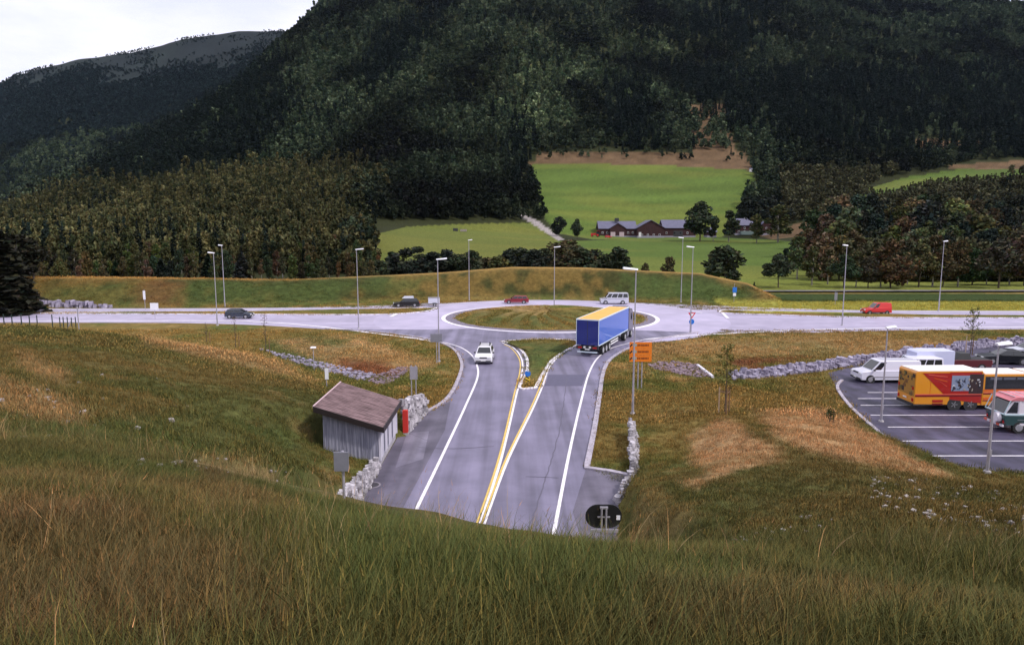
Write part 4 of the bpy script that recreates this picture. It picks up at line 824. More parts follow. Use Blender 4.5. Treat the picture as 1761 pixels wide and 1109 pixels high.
for s in (-1, 1):
    y0 = s*1.253; mb = MB()
    def fl(pts, yy, m): mb.hexa([(a, yy, b) for a, b in pts], [(a, yy+s*.012, b) for a, b in pts], m)
    fl([(-5.75, 3.28), (-3.4, 3.28), (-3.4, 1.45), (-3.85, 1.45)], y0, orr); fl([(-3.398, 1.45), (-.57, 1.45), (-.57, 3.34), (-3.398, 3.34)], y0, orr)
    fl([(-3.3, .95), (-.57, .60), (-.57, 1.198), (-3.3, 1.198)], y0, orr)
    fl([(-6.25, 1.20), (-.57, 1.20), (-.57, 1.36), (-6.25, 1.36)], y0, mat('bus_dark_red', (.16, .006, .012), rough=.4)); fl([(-6.25, 1.362), (-.57, 1.362), (-.57, 1.448), (-6.25, 1.448)], y0, pinkm)
    for k in range(3): fl([(-5.3+k*.5, 3.18-k*.30), (-3.6, 2.98-k*.42), (-3.6, 2.92-k*.42), (-5.2+k*.5, 3.10-k*.30)], y0+s*.013, obr if k % 2 else pinkm)
    mb.build('side_livery', None, B)
    # scenic panels: abstract patches where the photo shows a printed scene
    rr2 = random.Random(4); mb = MB(); mb.box((-2.35, s*1.276, 2.38), (1.75, .014, 1.35), mat('panel_blue_grey', (.22, .26, .38), rough=.5)); mb.box((-.95-.15, s*1.276, 2.32), (.85+.35, .016, 1.7), mat('panel_dark', (.035, .018, .022), rough=.5))
    for k in range(46):
        cx_ = rr2.uniform(-3.1, -.6); cz = rr2.uniform(1.75, 2.8); c_ = rr2.choice([(.5, .5, .55), (.03, .04, .07), (.02, .02, .03), (.10, .13, .2), (.35, .3, .25), (.05, .03, .03)]); a, b = rr2.uniform(.06, .22), rr2.uniform(.06, .25)
        if cx_ > -.75: continue
        mb.box((cx_, s*(1.285+k*.0004), cz), (a, .006, b), mat('patch_%d' % (int(c_[0]*1000)), c_, rough=.5), M=Matrix.Rotation(rr2.uniform(-.6, .6), 4, 'Y'))
    mb.build('printed_panel', None, B)
    mb = MB(); mb.box((-.62-.0, s*1.268, 2.4), (.10, .02, 1.9), yel); mb.box((-5.0, s*1.258, 2.1), (.03, .012, 1.7), obr); mb.build('panel_seam', None, B)
    MB().box((2.7, s*1.226, 2.38), (6.0, .014, 1.12)).build('window_band', glass, B)
    for k in range(5): MB().box((.6+k*1.15, s*1.234, 2.76), (1.0, .012, .20)).build('top_window', mat('light_glass', (.10, .11, .15), rough=.1), B)
    mb = MB(); mb.box((2.8, s*1.226, 1.42), (6.4, .014, .10), mat('bus_dark_red', (.16, .006, .012))); mb.box((2.8, s*1.226, 1.72), (6.4, .014, .16), obr); mb.box((2.8, s*1.226, 1.54), (6.4, .012, .08), pinkm); mb.box((2.8, s*1.226, 1.0), (6.4, .014, .22), obr); mb.box((2.8, s*1.228, .82), (6.4, .014, .07), mat('bus_dark_red', (.16, .006, .012))); mb.build('stripe', None, B)
    MB().box((-4.3, s*1.262, .82), (.9, .02, .22)).build('locker_hatch', orr, B); MB().box((-4.3, s*1.262, .50+.05), (.9, .02, .14)).build('locker_hatch', mat('bus_dark_red', (.16, .006, .012)), B)
    for wx_ in (-2.85, -1.45, 4.9): wheel(B, wx_, s*1.10, .50, .30, s, mat('bus_hub', (.22, .22, .25), rough=.5)); MB().tube((wx_, s*1.2, .52), (wx_, s*1.262, .52), .60, n=22).build('wheel_arch', trim, B)
    for zz in (.9, 1.9): MB().box((-6.33, s*1.0, zz), (.06, .18, .26)).build('tail_light', tailm, B)
    MB().box((6.42, s*.9, .85), (.12, .4, .25)).build('headlight', headm, B)
mb = MB(); quad_prism(mb, [(6.44, -1.1, 1.65), (6.44, 1.1, 1.65), (6.22, 1.05, 2.9), (6.22, -1.05, 2.9)], (1, 0, .2)); mb.build('windscreen', glass, B)
mb = MB()
for k in range(40): mb.box((-6.315, rr2.uniform(-1.05, 1.05), rr2.uniform(1.3, 3.1)), (.02+k*.0006, rr2.uniform(.1, .4), rr2.uniform(.1, .4)), mat(('rear_brown', 'rear_olive', 'rear_dark', 'rear_ochre')[k % 4], ((.16, .07, .02), (.12, .10, .03), (.04, .025, .02), (.36, .18, .03))[k % 4], rough=.6))
mb.box((-6.309, 0, 2.2), (.016, 2.3, 1.9), mat('rear_ochre', (.36, .18, .03), rough=.6)); mb.build('rear_panel', None, B); MB().box((-6.34, 0, .50), (.14, 2.3, .22)).build('bumper', trim, B); MB().box((-6.38, 0, .95), (.03, .5, .12)).build('number_plate', platem, B)
x_, y_ = at(1566, 706); put(B, x_+5.75, y_+1.2, 1.5); B.scale = (.89, .89, .87)
# ---- green and white expedition truck with a spare wheel on its tail
gp = carpaint('deep_green_paint', (.020, .060, .062)); wp = carpaint('camper_white', (.70, .66, .74)); pr = mat('camper_pink_roof', (.66, .20, .24), rough=.5, var=.25, scale=2); cy = mat('camper_pale_blue', (.46, .60, .66), rough=.5)
v = empty('expedition_camper', (0, 0, 0)); tag(v, 'green and white camper with a pink roof and round tail cover, right edge', 'camper van')
MB().prism([(-2.45, .55), (2.4, .5), (2.5, .7), (2.45, 1.1), (1.2, 1.25), (-2.55, 1.28), (-2.6, 1.05)], -.98, .98, inset=.06).build('body', gp, v)
MB().prism([(-2.55, 1.28), (1.3, 1.28), (.75, 2.22), (-2.0, 2.22)], -.93, .93, inset=.03).build('cabin', wp, v)
MB().prism([(-2.28, 2.22), (.95, 2.22), (.6, 2.46), (-1.85, 2.46)], -.98, .98, inset=.05).build('roof', pr, v)
mb = MB(); mb.box((-.3, 0, 1.27), (4.5, 2.0, .09)); mb.build('waist_moulding', cy, v)
for s in (-1, 1):
    mb = MB(); quad_prism(mb, [(-2.42, s*.935, 1.38), (-1.72, s*.935, 1.38), (-1.72, s*.935, 2.12), (-1.98, s*.935, 2.12)], (0, s, 0)); mb.build('side_window', glass, v)
    for a in (-.72, .25): MB().box((a, s*.935, 1.76), (.55, .02, .62)).build('side_window', glass, v)
    mb = MB()
    for a in (-1.60, -1.08, -.30, .68): mb.box((a, s*.94, 1.75), (.12, .03, .88))
    mb.build('pillar', wp, v); MB().box((0, s*.985, .62), (3.1, .05, .16)).build('sill', wp, v); MB().box((0, s*.99, .92), (3.4, .02, .03)).build('rubbing_strip', chrome, v); MB().box((-2.52, s*.85, .80), (.06, .14, .22)).build('tail_light', tailm, v)
mb = MB(); quad_prism(mb, [(-2.53, -.8, 1.36), (-2.53, .8, 1.36), (-2.06, .8, 2.14), (-2.06, -.8, 2.14)], (-.8, 0, .5)); mb.build('rear_window', glass, v)
mb = MB(); quad_prism(mb, [(1.27, -.8, 1.34), (1.27, .8, 1.34), (.80, .8, 2.14), (.80, -.8, 2.14)], (.8, 0, .5)); mb.build('windscreen', glass, v)
mb = MB()
for k in range(5): mb.box((-1.9+k*.55, 0, 2.475), (.05, 1.7, .03))
mb.build('roof_rib', wp, v)
mb = MB(); mb.tube((-2.62, -.45, 1.0), (-2.86, -.45, 1.0), .36, .33, n=24); mb.build('wheel_cover', wp, v)
mb = MB(); mb.tube((-2.62, 1.0, 1.3), (-2.25, 1.0, 2.25), .03); mb.tube((-2.62, -1.0, 1.3), (-2.25, -1.0, 2.25), .03); mb.tube((-2.62, -1.0, 1.3), (-2.62, 1.0, 1.3), .03); mb.build('tail_rail', cy, v)
mb = MB()
for k in range(6): mb.box((-2.6, -.83+k*.33, .52), (.12, .30, .14), pinkm if k % 2 else wp)
mb.build('bumper', None, v); wheels4(v, (1.6, -1.55), 1.96, .40, .24); x_, y_ = at(1743, 747); put(v, x_+2.0, y_+1.0, -3)
# ---- articulated lorry: dark tractor, blue trailer with yellow roof
tb = carpaint('trailer_blue', (.018, .115, .58), rough=.4); tbd = carpaint('trailer_rear_blue', (.008, .020, .20), rough=.4); ty = mat('trailer_roof_yellow', (.80, .42, .10), rough=.6, var=.12, scale=1.2); trimw = mat('trailer_edge_white', (.62, .72, .82), rough=.4)  # rear blue is the trailer blue darkened, shade painted into the doors
cabm = carpaint('tractor_dark_paint', (.020, .020, .034))
T = empty('articulated_lorry', (0, 0, 0)); tag(T, 'articulated lorry with blue curtain trailer and yellow roof entering the roundabout', 'lorry')
# origin at the trailer's rear, front towards +X
MB().box((6.8, 0, 2.62), (13.5, 2.50, 2.68)).build('curtain_side', tb, T)
mb = MB(); mb.box((6.8, 0, 3.985), (13.3, 2.34, .03)); mb.build('trailer_roof', ty, T)
mb = MB()
for s in (-1, 1): mb.box((6.8, s*1.245, 3.97), (13.6, .09, .12))
mb.box((.03, 0, 3.97), (.10, 2.40, .12)); mb.box((13.57, 0, 3.97), (.10, 2.40, .12)); mb.build('top_rail', trimw, T)
mb = MB(); mb.box((.02, 0, 2.58), (.06, 2.40, 2.62)); D_ = mb.build('rear_door', tbd, T)
for s in (-1, 1):
    mb = MB(); mb.tube((-.03, s*.38, 1.35), (-.03, s*.38, 3.8), .015); mb.tube((-.03, s*.85, 1.35), (-.03, s*.85, 3.8), .015); mb.build('lock_bar', tbd, T); MB().box((.0, s*1.225, 2.6), (.08, .05, 2.7)).build('corner_post', trimw, T)
MB().box((-.03, 0, 2.6), (.02, .05, 2.55)).build('door_seam', trim, T)
mb = MB(); mb.box((6.8, .0, 1.15), (13.4, 1.0, .26)); mb.box((.06, 0, .98), (.12, 2.42, .34)); mb.build('chassis', trim, T)
for s in (-1, 1):
    MB().box((6.8, s*1.235, 1.24), (13.4, .06, .12)).build('side_rail', trimw, T); mb = MB()
    for zz in (.62, .90): mb.box((6.9, s*1.20, zz), (3.4, .04, .14))
    mb.build('side_guard', mat('guard_white', (.78, .78, .82), rough=.4), T)
    MB().box((-.03, s*.82, .98), (.06, .42, .16)).build('tail_light', tailm, T); MB().box((-.04, s*.30, 1.02), (.03, .22, .20)).build('reflector_plate', platem, T)
    for x_ in (2.0, 3.31, 4.62): wheel(T, x_, s*1.06, .50, .36, s, mat('truck_hub', (.42, .42, .46), rough=.5)); MB().box((x_, s*1.06, 1.06), (1.1, .40, .05)).build('mudguard', trim, T)
MB().box((-.02, 0, .50), (.10, 2.2, .12)).build('under_run_bar', trimw, T); MB().box((-.03, 0, .80), (.02, .52, .12)).build('number_plate', platem, T)
mb = MB(); mb.prism([(14.0, .95), (16.2, .65), (16.32, 1.0), (16.28, 2.3), (16.0, 3.35), (15.7, 3.6), (14.0, 3.75)], -1.22, 1.22, inset=.06); CAB = mb.build('cab', cabm, T)
mb = MB(); quad_prism(mb, [(16.30, -1.05, 2.1), (16.30, 1.05, 2.1), (16.04, 1.0, 3.1), (16.04, -1.0, 3.1)], (1, 0, .2)); mb.build('windscreen', glass, T)
for s in (-1, 1):
    MB().box((15.6, s*1.225, 2.45), (.8, .02, .75)).build('side_window', glass, T); MB().box((16.05, s*1.42, 2.6), (.16, .12, .8)).build('wing_mirror', trim, T); MB().box((16.32, s*.85, 1.0), (.06, .4, .25)).build('headlight', headm, T)
    wheel(T, 15.5, s*1.06, .50, .30, s, mat('truck_hub', (.42, .42, .46))); wheel(T, 12.2, s*1.0, .50, .44, s, mat('truck_hub', (.42, .42, .46))); MB().box((13.7, s*1.0, .75), (.9, .42, .55)).build('fuel_tank', chrome, T); MB().box((13.95, s*1.16, 2.3), (.5, .05, 2.3)).build('side_fairing', cabm, T)
mb = MB(); mb.box((13.9, 0, .90), (4.3, .9, .22)); mb.build('tractor_frame', trim, T)
mb = MB(); mb.prism([(14.3, 3.74), (15.6, 3.62), (14.9, 4.02), (14.3, 4.08)], -1.0, 1.0, inset=.03); mb.build('wind_deflector', mat('deflector_grey', (.35, .35, .42), rough=.4), T); MB().tube((14.0, .9, 1.2), (14.0, .9, 3.9), .07).build('exhaust_stack', chrome, T)
# rear right corner observed at (9.2, 73.1)
ah = R(90-22.6); ux, uy = math.cos(ah), math.sin(ah); T.location = (9.2-1.25*uy*1.0, 73.1+1.25*ux, .03); T.rotation_euler = (0, 0, ah)
# ------------------------------------------------------------------ street lamps
galv = mat('galvanised_steel', (.44, .42, .50), rough=.45, metal=.35, var=.2, scale=2); lampw = mat('lamp_housing_white', (.82, .82, .92), rough=.4); lampg = mat('lamp_glass', (.5, .5, .55), rough=.2)
concrete = mat('concrete', (.42, .40, .42), rough=.85, var=.25, scale=3)
def lamp(px, pyb, pyt, dirx, label, headl=1.0, group='street lamps round the roundabout', name='street_lamp', loc=None, h=None):
    q = loc or hit(px, pyb, 15); x_, y_, z_ = q; h = h or height_for(q, pyt)
    r = empty(name, (x_, y_, z_)); tag(r, label, 'street lamp', group)
    mb = MB(); mb.tube((0, 0, -.3), (0, 0, h*.30), .06+.004*h, .066, 10); mb.tube((0, 0, h*.30), (0, 0, h-.03), .066, .038, 10); mb.build('pole', galv, r)
    mb = MB(); mb.tube((0, 0, 0), (0, 0, .12), .20, .17, 10); mb.build('base_collar', concrete, r); MB().box((0, -.12, 1.1), (.12, .04, .34)).build('service_hatch', galv, r)
    w_ = headl; mb = MB(); mb.hexa([(-.12, -.16, -.02), (w_*.95, -.20, .00), (w_*.95, .20, .00), (-.12, .16, -.02)], [(-.12, -.10, .08), (w_*.92, -.14, .13), (w_*.92, .14, .13), (-.12, .10, .08)]); hd = mb.build('lamp_head', lampw, r, loc=(0, 0, h-.03)); hd.rotation_euler = (0, R(-4), 0 if dirx > 0 else math.pi)
    mb = MB(); mb.hexa([(.30, -.14, -.06), (w_*.85, -.14, -.06), (w_*.85, .14, -.06), (.30, .14, -.06)], [(.24, -.17, -.012), (w_*.9, -.17, -.004), (w_*.9, .17, -.004), (.24, .17, -.012)]); mb.build('lamp_glass', lampg, hd)
    return r
lamp(1088, 712, 463, -1, 'nearest tall street lamp, standing right of the tunnel road before the lorry', 1.0)
lamp(755, 622, 446, 1, 'tall street lamp on the left verge beside the white car', 1.0)
lamp(617, 565, 429, 1, 'street lamp at the kerb where the left road meets the roundabout', 1.0)
lamp(953, 527, 425, 1, 'street lamp rising behind the grassy centre of the roundabout', 1.1)
lamp(807, 517, 413, 1, 'street lamp before the bank between the red car and the trailer', .7)
lamp(1171, 520, 409, -1, 'street lamp at the foot of the bank, right of the minibus', .9)
lamp(1187, 573, 425, -1, 'street lamp carrying the give way sign right of the lorry', .9)
lamp(1448, 560, 422, -1, 'street lamp beside the right road, left of the red van', .6)
lamp(1614, 535, 415, 1, 'street lamp beyond the right road, right of the red van', .6)
lamp(374, 560, 435, -1, 'front one of the two lamps by the dark blue car', .8)
lamp(387, 528, 422, -1, 'rear one of the two lamps by the dark blue car', .6)
lamp(1515, 726, 563, 1, 'car park lamp at the kerb in front of the white panel van', .6, 'car park lamps')
q = PD(1692, 905, 34.5); zz = 0.0; x_ = (1694-CX)/FPX*(34.5*cp+(CAMZ)*sp_)
lamp(0, 0, 0, 1, 'car park lamp in front of the green and white camper', .6, 'car park lamps', loc=(x_, 34.5, float(H(x_, 34.5)[0])), h=6.7)
# little path light on the ditch
q = hit(540, 637, 15); r = empty('bollard_light', q); tag(r, 'short lamp post with flat white top beside the ditch', 'lamp'); MB().tube((0, 0, -.2), (0, 0, 2.2), .05, .04).build('pole', galv, r); MB().hexa([(-.26, -.2, 2.2), (.26, -.2, 2.2), (.26, .2, 2.2), (-.26, .2, 2.2)], [(-.2, -.15, 2.32), (.2, -.15, 2.32), (.2, .15, 2.32), (-.2, .15, 2.32)]).build('lamp_head', lampw, r)
# ------------------------------------------------------------------ signs
signback = mat('sign_back_grey', (.25, .25, .31), rough=.5, metal=.2, var=.15); signblk = mat('sign_back_black', (.010, .010, .014), rough=.45); blue = mat('sign_blue', (.02, .16, .60), rough=.4); redm = mat('sign_red', (.6, .02, .03), rough=.4); ora = mat('sign_orange', (.78, .20, .012), rough=.5, var=.08); blk = mat('sign_black', (.02, .02, .02), rough=.5); ylw = mat('sign_yellow', (.75, .50, .03), rough=.5); wht = mat('sign_white', (.78, .78, .86), rough=.5)
# black oval sign back on the portal lip
x0, y0 = (1038-CX)/FPX*(16.0*cp+7.0*sp_), 16.0; z0 = float(H(x0, 15.9)[0]); zt = PD(1038, 868, y0)[2]; zb_ = PD(1038, 908, y0)[2]; wd_ = (1070-1007)/FPX*(y0*cp+(CAMZ-zt)*sp_)
z0 = min(z0, zb_-.3); r = empty('double_sign', (x0, y0, z0)); tag(r, 'back of a wide black oval sign on double posts above the tunnel mouth', 'road sign')
hh = zt-zb_; n = 14; ring = []
for k in range(2*n):
    a = math.pi*k/(n-1) if k < n else math.pi*(k-n)/(n-1)+math.pi; rr_ = hh/2; sx = (wd_/2-rr_); sgn = 1 if k < n else -1
    ring.append((sx*sgn*1.0+rr_*math.sin(a)*1.0, rr_*math.cos(a)))
MB().hexa([(a, .02, (zt+zb_)/2-z0+b) for a, b in ring], [(a, .05, (zt+zb_)/2-z0+b) for a, b in ring]).build('oval_plate', signblk, r)
mb = MB()
for s in (-.055, .055): mb.tube((s, -.03, -.6), (s, -.03, zt-z0-.05), .024)
mb.build('post', galv, r); mb = MB(); mb.box((0, -.02, zt-z0-.06), (.19, .05, .05)); mb.box((0, -.02, (zt+zb_)/2-z0), (.30, .03, .03)); mb.build('clamp', galv, r)
MB().box((0.02, -.05, zb_-z0-.045), (wd_*.76, .04, .075)).build('cross_bar', galv, r); MB().box((wd_*.40, .012, (zt+zb_)/2-z0-.03), (.09, .01, .11)).build('sticker', wht, r)
def post_sign(name, px, pyb, pyt, label, plates, cat='road sign', posts=1, pr_=.035, back=None):
    q = hit(px, pyb, 15); h = height_for(q, pyt); sc = 1/FPX*(q[1]*cp+(CAMZ-q[2])*sp_); r = empty(name, q); tag(r, label, cat)
    mb = MB()
    for k in range(posts): mb.tube(((k-(posts-1)/2)*.35, 0, -.3), ((k-(posts-1)/2)*.35, 0, h), pr_)
    mb.build('post', galv, r)
    for nm, (x0_, x1_, t0_, t1_), m_, shape in plates:          # plate box in photo pixels -> metres on the post
        za = height_for(q, t1_); zb2 = height_for(q, t0_); cx_ = ((x0_+x1_)/2-px)*sc; w2 = (x1_-x0_)*sc; mb = MB()
        if shape == 'box': mb.box((cx_, -.06, (za+zb2)/2), (w2, .03, zb2-za))
        elif shape == 'disc': rd = (zb2-za)/2; ring = [(cx_+rd*math.cos(2*math.pi*i/20), (za+zb2)/2+rd*math.sin(2*math.pi*i/20)) for i in range(20)]; mb.hexa([(a, -.045, b) for a, b in ring], [(a, -.07, b) for a, b in ring])
        elif shape == 'tri': ring = [(cx_-w2/2, zb2), (cx_, za), (cx_+w2/2, zb2)]; mb.hexa([(a, -.045, b) for a, b in ring], [(a, -.07, b) for a, b in ring])
        mb.build(nm, m_, r)
    return r, sc, h
post_sign('square_sign', 751, 625, 572, 'grey square sign seen from behind at the lamp by the white car', [('plate', (741, 761, 574, 588), signback, 'box')])
post_sign('rectangular_sign', 592, 862, 775, 'grey rectangular sign seen from behind beside the stone wall below the shed', [('plate', (578, 603, 776, 808), signback, 'box')], pr_=.03)
post_sign('marker_post', 712, 692, 628, 'grey twin-post sign standing on the verge behind the shed', [('plate', (706, 719, 630, 652), galv, 'box')], posts=2, pr_=.04)
post_sign('marker_post', 562, 668, 632, 'thin post with a white plate right behind the shed roof', [('plate', (560, 566, 633, 652), wht, 'box')])
post_sign('marker_post', 250, 533, 498, 'thin white marker post before the bank on the left', [('plate', (248, 252, 500, 515), wht, 'box')])
post_sign('sign_board', 267, 549, 520, 'small white sign board beside the left road', [('plate', (260, 274, 521, 533), wht, 'box')])
post_sign('information_sign', 1262, 520, 488, 'small blue and white sign at the right end of the bank', [('plate', (1259, 1266, 494, 503), blue, 'box'), ('lower_plate', (1260, 1265, 504, 509), wht, 'box')])
post_sign('marker_post', 1436, 525, 502, 'grey marker post beyond the right road, left of a lamp', [('plate', (1434, 1439, 503, 516), signback, 'box')])
r, sc, h = post_sign('give_way_sign', 1187.5, 572, 535, 'give way triangle above a blue disc, right of the lorry', [('triangle_plate', (1181, 1194, 537, 547), redm, 'tri'), ('triangle_face', (1184, 1191, 538.5, 544), wht, 'tri'), ('disc_plate', (1182, 1193, 548, 557), blue, 'disc')])
r.children[2].location.y = -.03; r.location.y -= .35
r, sc, h = post_sign('keep_right_sign', 907, 660, 636, 'blue keep right disc over a yellow marker on the splitter island', [('disc_plate', (902.5, 912.5, 637, 647), blue, 'disc'), ('hazard_marker', (904, 911, 648, 656), ylw, 'box')])
mb = MB()
for k in range(2): mb.box((0, -.08, .32+k*.28), (.34, .012, .09), M=Matrix.Rotation(.5, 4, 'Y'))
mb.build('hazard_stripe', blk, r); mb = MB(); mb.box((.02, -.085, 1.32), (.34, .012, .07), M=Matrix.Rotation(.8, 4, 'Y')); mb.box((.13, -.085, 1.20), (.05, .012, .2)); mb.box((.05, -.085, 1.16), (.2, .012, .05)); mb.build('arrow', wht, r)
# orange direction board: three rows, illegible at this distance
q = P(1100, 668); sc = 1/FPX*(q[1]*cp+CAMZ*sp_); zt = height_for(q, 588); zb_ = height_for(q, 622); wd_ = 38*sc; r = empty('direction_sign', q); tag(r, 'orange direction board in three rows beside the nearest tall lamp', 'road sign')
mb = MB()
for s in (-.16, .16): mb.tube((s, .05, -.2), (s, .05, zt-.1), .05)
mb.build('post', galv, r); Hb = (zt-zb_)/3
for k in range(3):
    zc = zt-Hb*(k+.5); pl = MB().box((0, -.03, zc), (wd_, .04, Hb-.03)).build('board_row', ora, r); mb = MB(); rr3 = random.Random(k); xx = -wd_*.12
    while xx < wd_*.38:
        l_ = rr3.uniform(.06, .11); mb.box((xx, -.055, zc+.02), (l_, .008, Hb*.30)); xx += l_+.035
    mb.build('row_text', mat('sign_text', (.20, .05, .01), rough=.5), pl); MB().box((-wd_*.27, -.055, zc+.03), (.34, .008, Hb*.42)).build('route_number_patch', mat('sign_patch_grey', (.30, .34, .30), rough=.5), pl)
    MB().box((-wd_*.43, -.055, zc), (.12, .008, Hb*.5), M=Matrix.Rotation(.7, 4, 'Y')).build('arrow', blk, pl)
# ------------------------------------------------------------------ shed
wood = mat('weathered_planks_shaded', (.36, .36, .46), rough=.85, col2=(.17, .17, .24), scale=2.2, stretch=(7, 7, .35)); woodw = mat('pale_planks_lit', (.66, .64, .74), rough=.8, col2=(.40, .38, .48), scale=2.2, stretch=(7, 7, .35))  # front planks darker and bluer, road side paler: side light painted into colour
roofm = mat('brown_roof_sheets', (.25, .165, .18), rough=.55, col2=(.085, .05, .055), scale=3, stretch=(.35, 3.5, 1)); black_t = mat('black_fascia', (.018, .012, .014), rough=.5); redd = mat('red_cabinet', (.55, .03, .02), rough=.5)
S = empty('wooden_shed', (-9.2, 41.3, 0)); tag(S, 'plank shed with a brown sloping roof beside the tunnel road', 'shed')
def rz_(x_): return 2.46+(x_-(-7.25))/(-11.1+7.25)*1.22          # roof height by x
def wl(pts, m, name, th=.10, n=(0, 0, 0)): pass
ox, oy = S.location.x, S.location.y; X0, X1, Y0, Y1 = -10.75, -7.55, 38.55, 44.05; zf = .42
def lp(p): return (p[0]-ox, p[1]-oy, p[2])
mb = MB(); mb.hexa([lp((X0, Y0, zf)), lp((X1, Y0, zf)), lp((X1, Y0+.1, zf)), lp((X0, Y0+.1, zf))], [lp((X0, Y0, rz_(X0)-.1)), lp((X1, Y0, rz_(X1)-.1)), lp((X1, Y0+.1, rz_(X1)-.1)), lp((X0, Y0+.1, rz_(X0)-.1))])
k = X0+.08
while k < X1-.05: mb.hexa([lp((k, Y0-.025, zf)), lp((k+.06, Y0-.025, zf)), lp((k+.06, Y0-.001, zf)), lp((k, Y0-.001, zf))], [lp((k, Y0-.025, rz_(k)-.1)), lp((k+.06, Y0-.025, rz_(k+.06)-.1)), lp((k+.06, Y0-.001, rz_(k)-.1)), lp((k, Y0-.001, rz_(k)-.1))]); k += .21
mb.build('front_wall', wood, S)
mb = MB(); mb.box(lp((X0+.05, (Y0+Y1)/2, (zf+rz_(X0)-.1)/2)), (.1, Y1-Y0-.22, rz_(X0)-.1-zf)); mb.box(lp(((X0+X1)/2, Y1-.05, 1.3)), (X1-X0, .1, 1.9)); mb.build('back_wall', wood, S)
# road-facing wall: boards paled as the sunlit side and two dark openings
zt = rz_(X1)-.1; mb = MB(); mb.box(lp((X1-.05, (Y0+Y1)/2, (zf+zt)/2)), (.1, Y1-Y0-.22, zt-zf), wood); yy = Y0+.25
for k in range(22):
    yb = Y0+.15+k*.243
    if k in (4, 5, 9, 10, 15, 16): continue
    mb.box(lp((X1+.017, yb+.1, (zf+zt)/2)), (.03, .20, zt-zf-.01), woodw)
mb.build('side_wall', None, S)
for k in (5, 10, 16): MB().box(lp((X1+.006, Y0+.15+k*.243-.02, (zf+zt)/2)), (.012, .44, zt-zf-.3)).build('dark_panel', mat('dark_boards', (.10, .10, .15), rough=.8), S)
for y_c in (Y0+.04, Y1-.04): MB().box(lp((X1+.02, y_c, (zf+zt)/2)), (.14, .16, zt-zf)).build('corner_board', woodw, S)
mb = MB(); rx0, rx1, ry0, ry1 = -11.1, -7.25, 38.1, 44.45
mb.hexa([lp((rx0, ry0, rz_(rx0)-.06)), lp((rx1, ry0, rz_(rx1)-.06)), lp((rx1, ry1, rz_(rx1)-.06)), lp((rx0, ry1, rz_(rx0)-.06))], [lp((rx0, ry0, rz_(rx0))), lp((rx1, ry0, rz_(rx1))), lp((rx1, ry1, rz_(rx1))), lp((rx0, ry1, rz_(rx0)))])
k = ry0+.12
while k < ry1-.1: mb.hexa([lp((rx0+.02, k, rz_(rx0)+.001)), lp((rx1-.02, k, rz_(rx1)+.001)), lp((rx1-.02, k+.09, rz_(rx1)+.001)), lp((rx0+.02, k+.09, rz_(rx0)+.001))], [lp((rx0+.02, k+.02, rz_(rx0)+.045)), lp((rx1-.02, k+.02, rz_(rx1)+.045)), lp((rx1-.02, k+.07, rz_(rx1)+.045)), lp((rx0+.02, k+.07, rz_(rx0)+.045))]); k += .27
RF = mb.build('roof', roofm, S)
mb = MB(); mb.hexa([lp((rx0-.03, ry0-.05, rz_(rx0)-.30)), lp((rx1+.03, ry0-.05, rz_(rx1)-.28)), lp((rx1+.03, ry0-.003, rz_(rx1)-.28)), lp((rx0-.03, ry0-.003, rz_(rx0)-.30))], [lp((rx0-.03, ry0-.05, rz_(rx0)+.03)), lp((rx1+.03, ry0-.05, rz_(rx1)+.03)), lp((rx1+.03, ry0-.003, rz_(rx1)+.03)), lp((rx0-.03, ry0-.003, rz_(rx0)+.03))])
mb.box(lp((rx1+.03, (ry0+ry1)/2, rz_(rx1)-.12)), (.05, ry1-ry0, .32)); mb.build('fascia', black_t, S)
MB().box(lp((rx0-.03, (ry0+ry1)/2, rz_(rx0)+.0)), (.06, ry1-ry0, .12)).build('verge_board', mat('pink_edge', (.62, .45, .50), rough=.6), S)
MB().box(lp(((X0+X1)/2, (Y0+Y1)/2, zf/2)), (X1-X0-.04, Y1-Y0-.04, zf-.002)).build('foundation', mat('plinth', (.40, .38, .44), rough=.9, var=.3), S)
r = empty('red_cabinet', (-7.05, 44.9, 0)); tag(r, 'red cabinet standing against the far corner of the shed', 'cabinet'); MB().box((0, 0, .95), (.32, .30, 1.5)).build('box', redd, r); MB().box((.0, 0, .1), (.35, .28, .2)).build('plinth', concrete, r); MB().box((.167, 0, .95), (.012, .24, 1.35)).build('door', redd, r)
# ------------------------------------------------------------------ stone walls
stone = mat('white_wall_stone', (.50, .47, .53), rough=.9, col2=(.15, .14, .16), scale=1.6, bump=.4); stoneg = mat('grey_ditch_stone', (.36, .33, .44), rough=.9, col2=(.14, .12, .18), scale=1.5, bump=.4); gravel = mat('purple_gravel_stone', (.27, .20, .24), rough=.95, col2=(.14, .10, .13), scale=2.0)
def rock(mb, c, s, rng, m=None, flat=1.0):
    c = Vector(c); vs = []; n = rng.choice((4, 5, 6)); M_ = Matrix.Rotation(rng.uniform(0, 6.28), 4, 'Z')@Matrix.Rotation(rng.uniform(-.3, .3), 4, 'X')
    def rg(z, r): return [c+M_@Vector((math.cos(6.283*i/n)*r*s[0]*rng.uniform(.7, 1.3), math.sin(6.283*i/n)*r*s[1]*rng.uniform(.7, 1.3), (z+rng.uniform(-.12, .12))*s[2]*flat)) for i in range(n)]
    mb.hexa(rg(-.5, .50), rg(.42, .46), m)
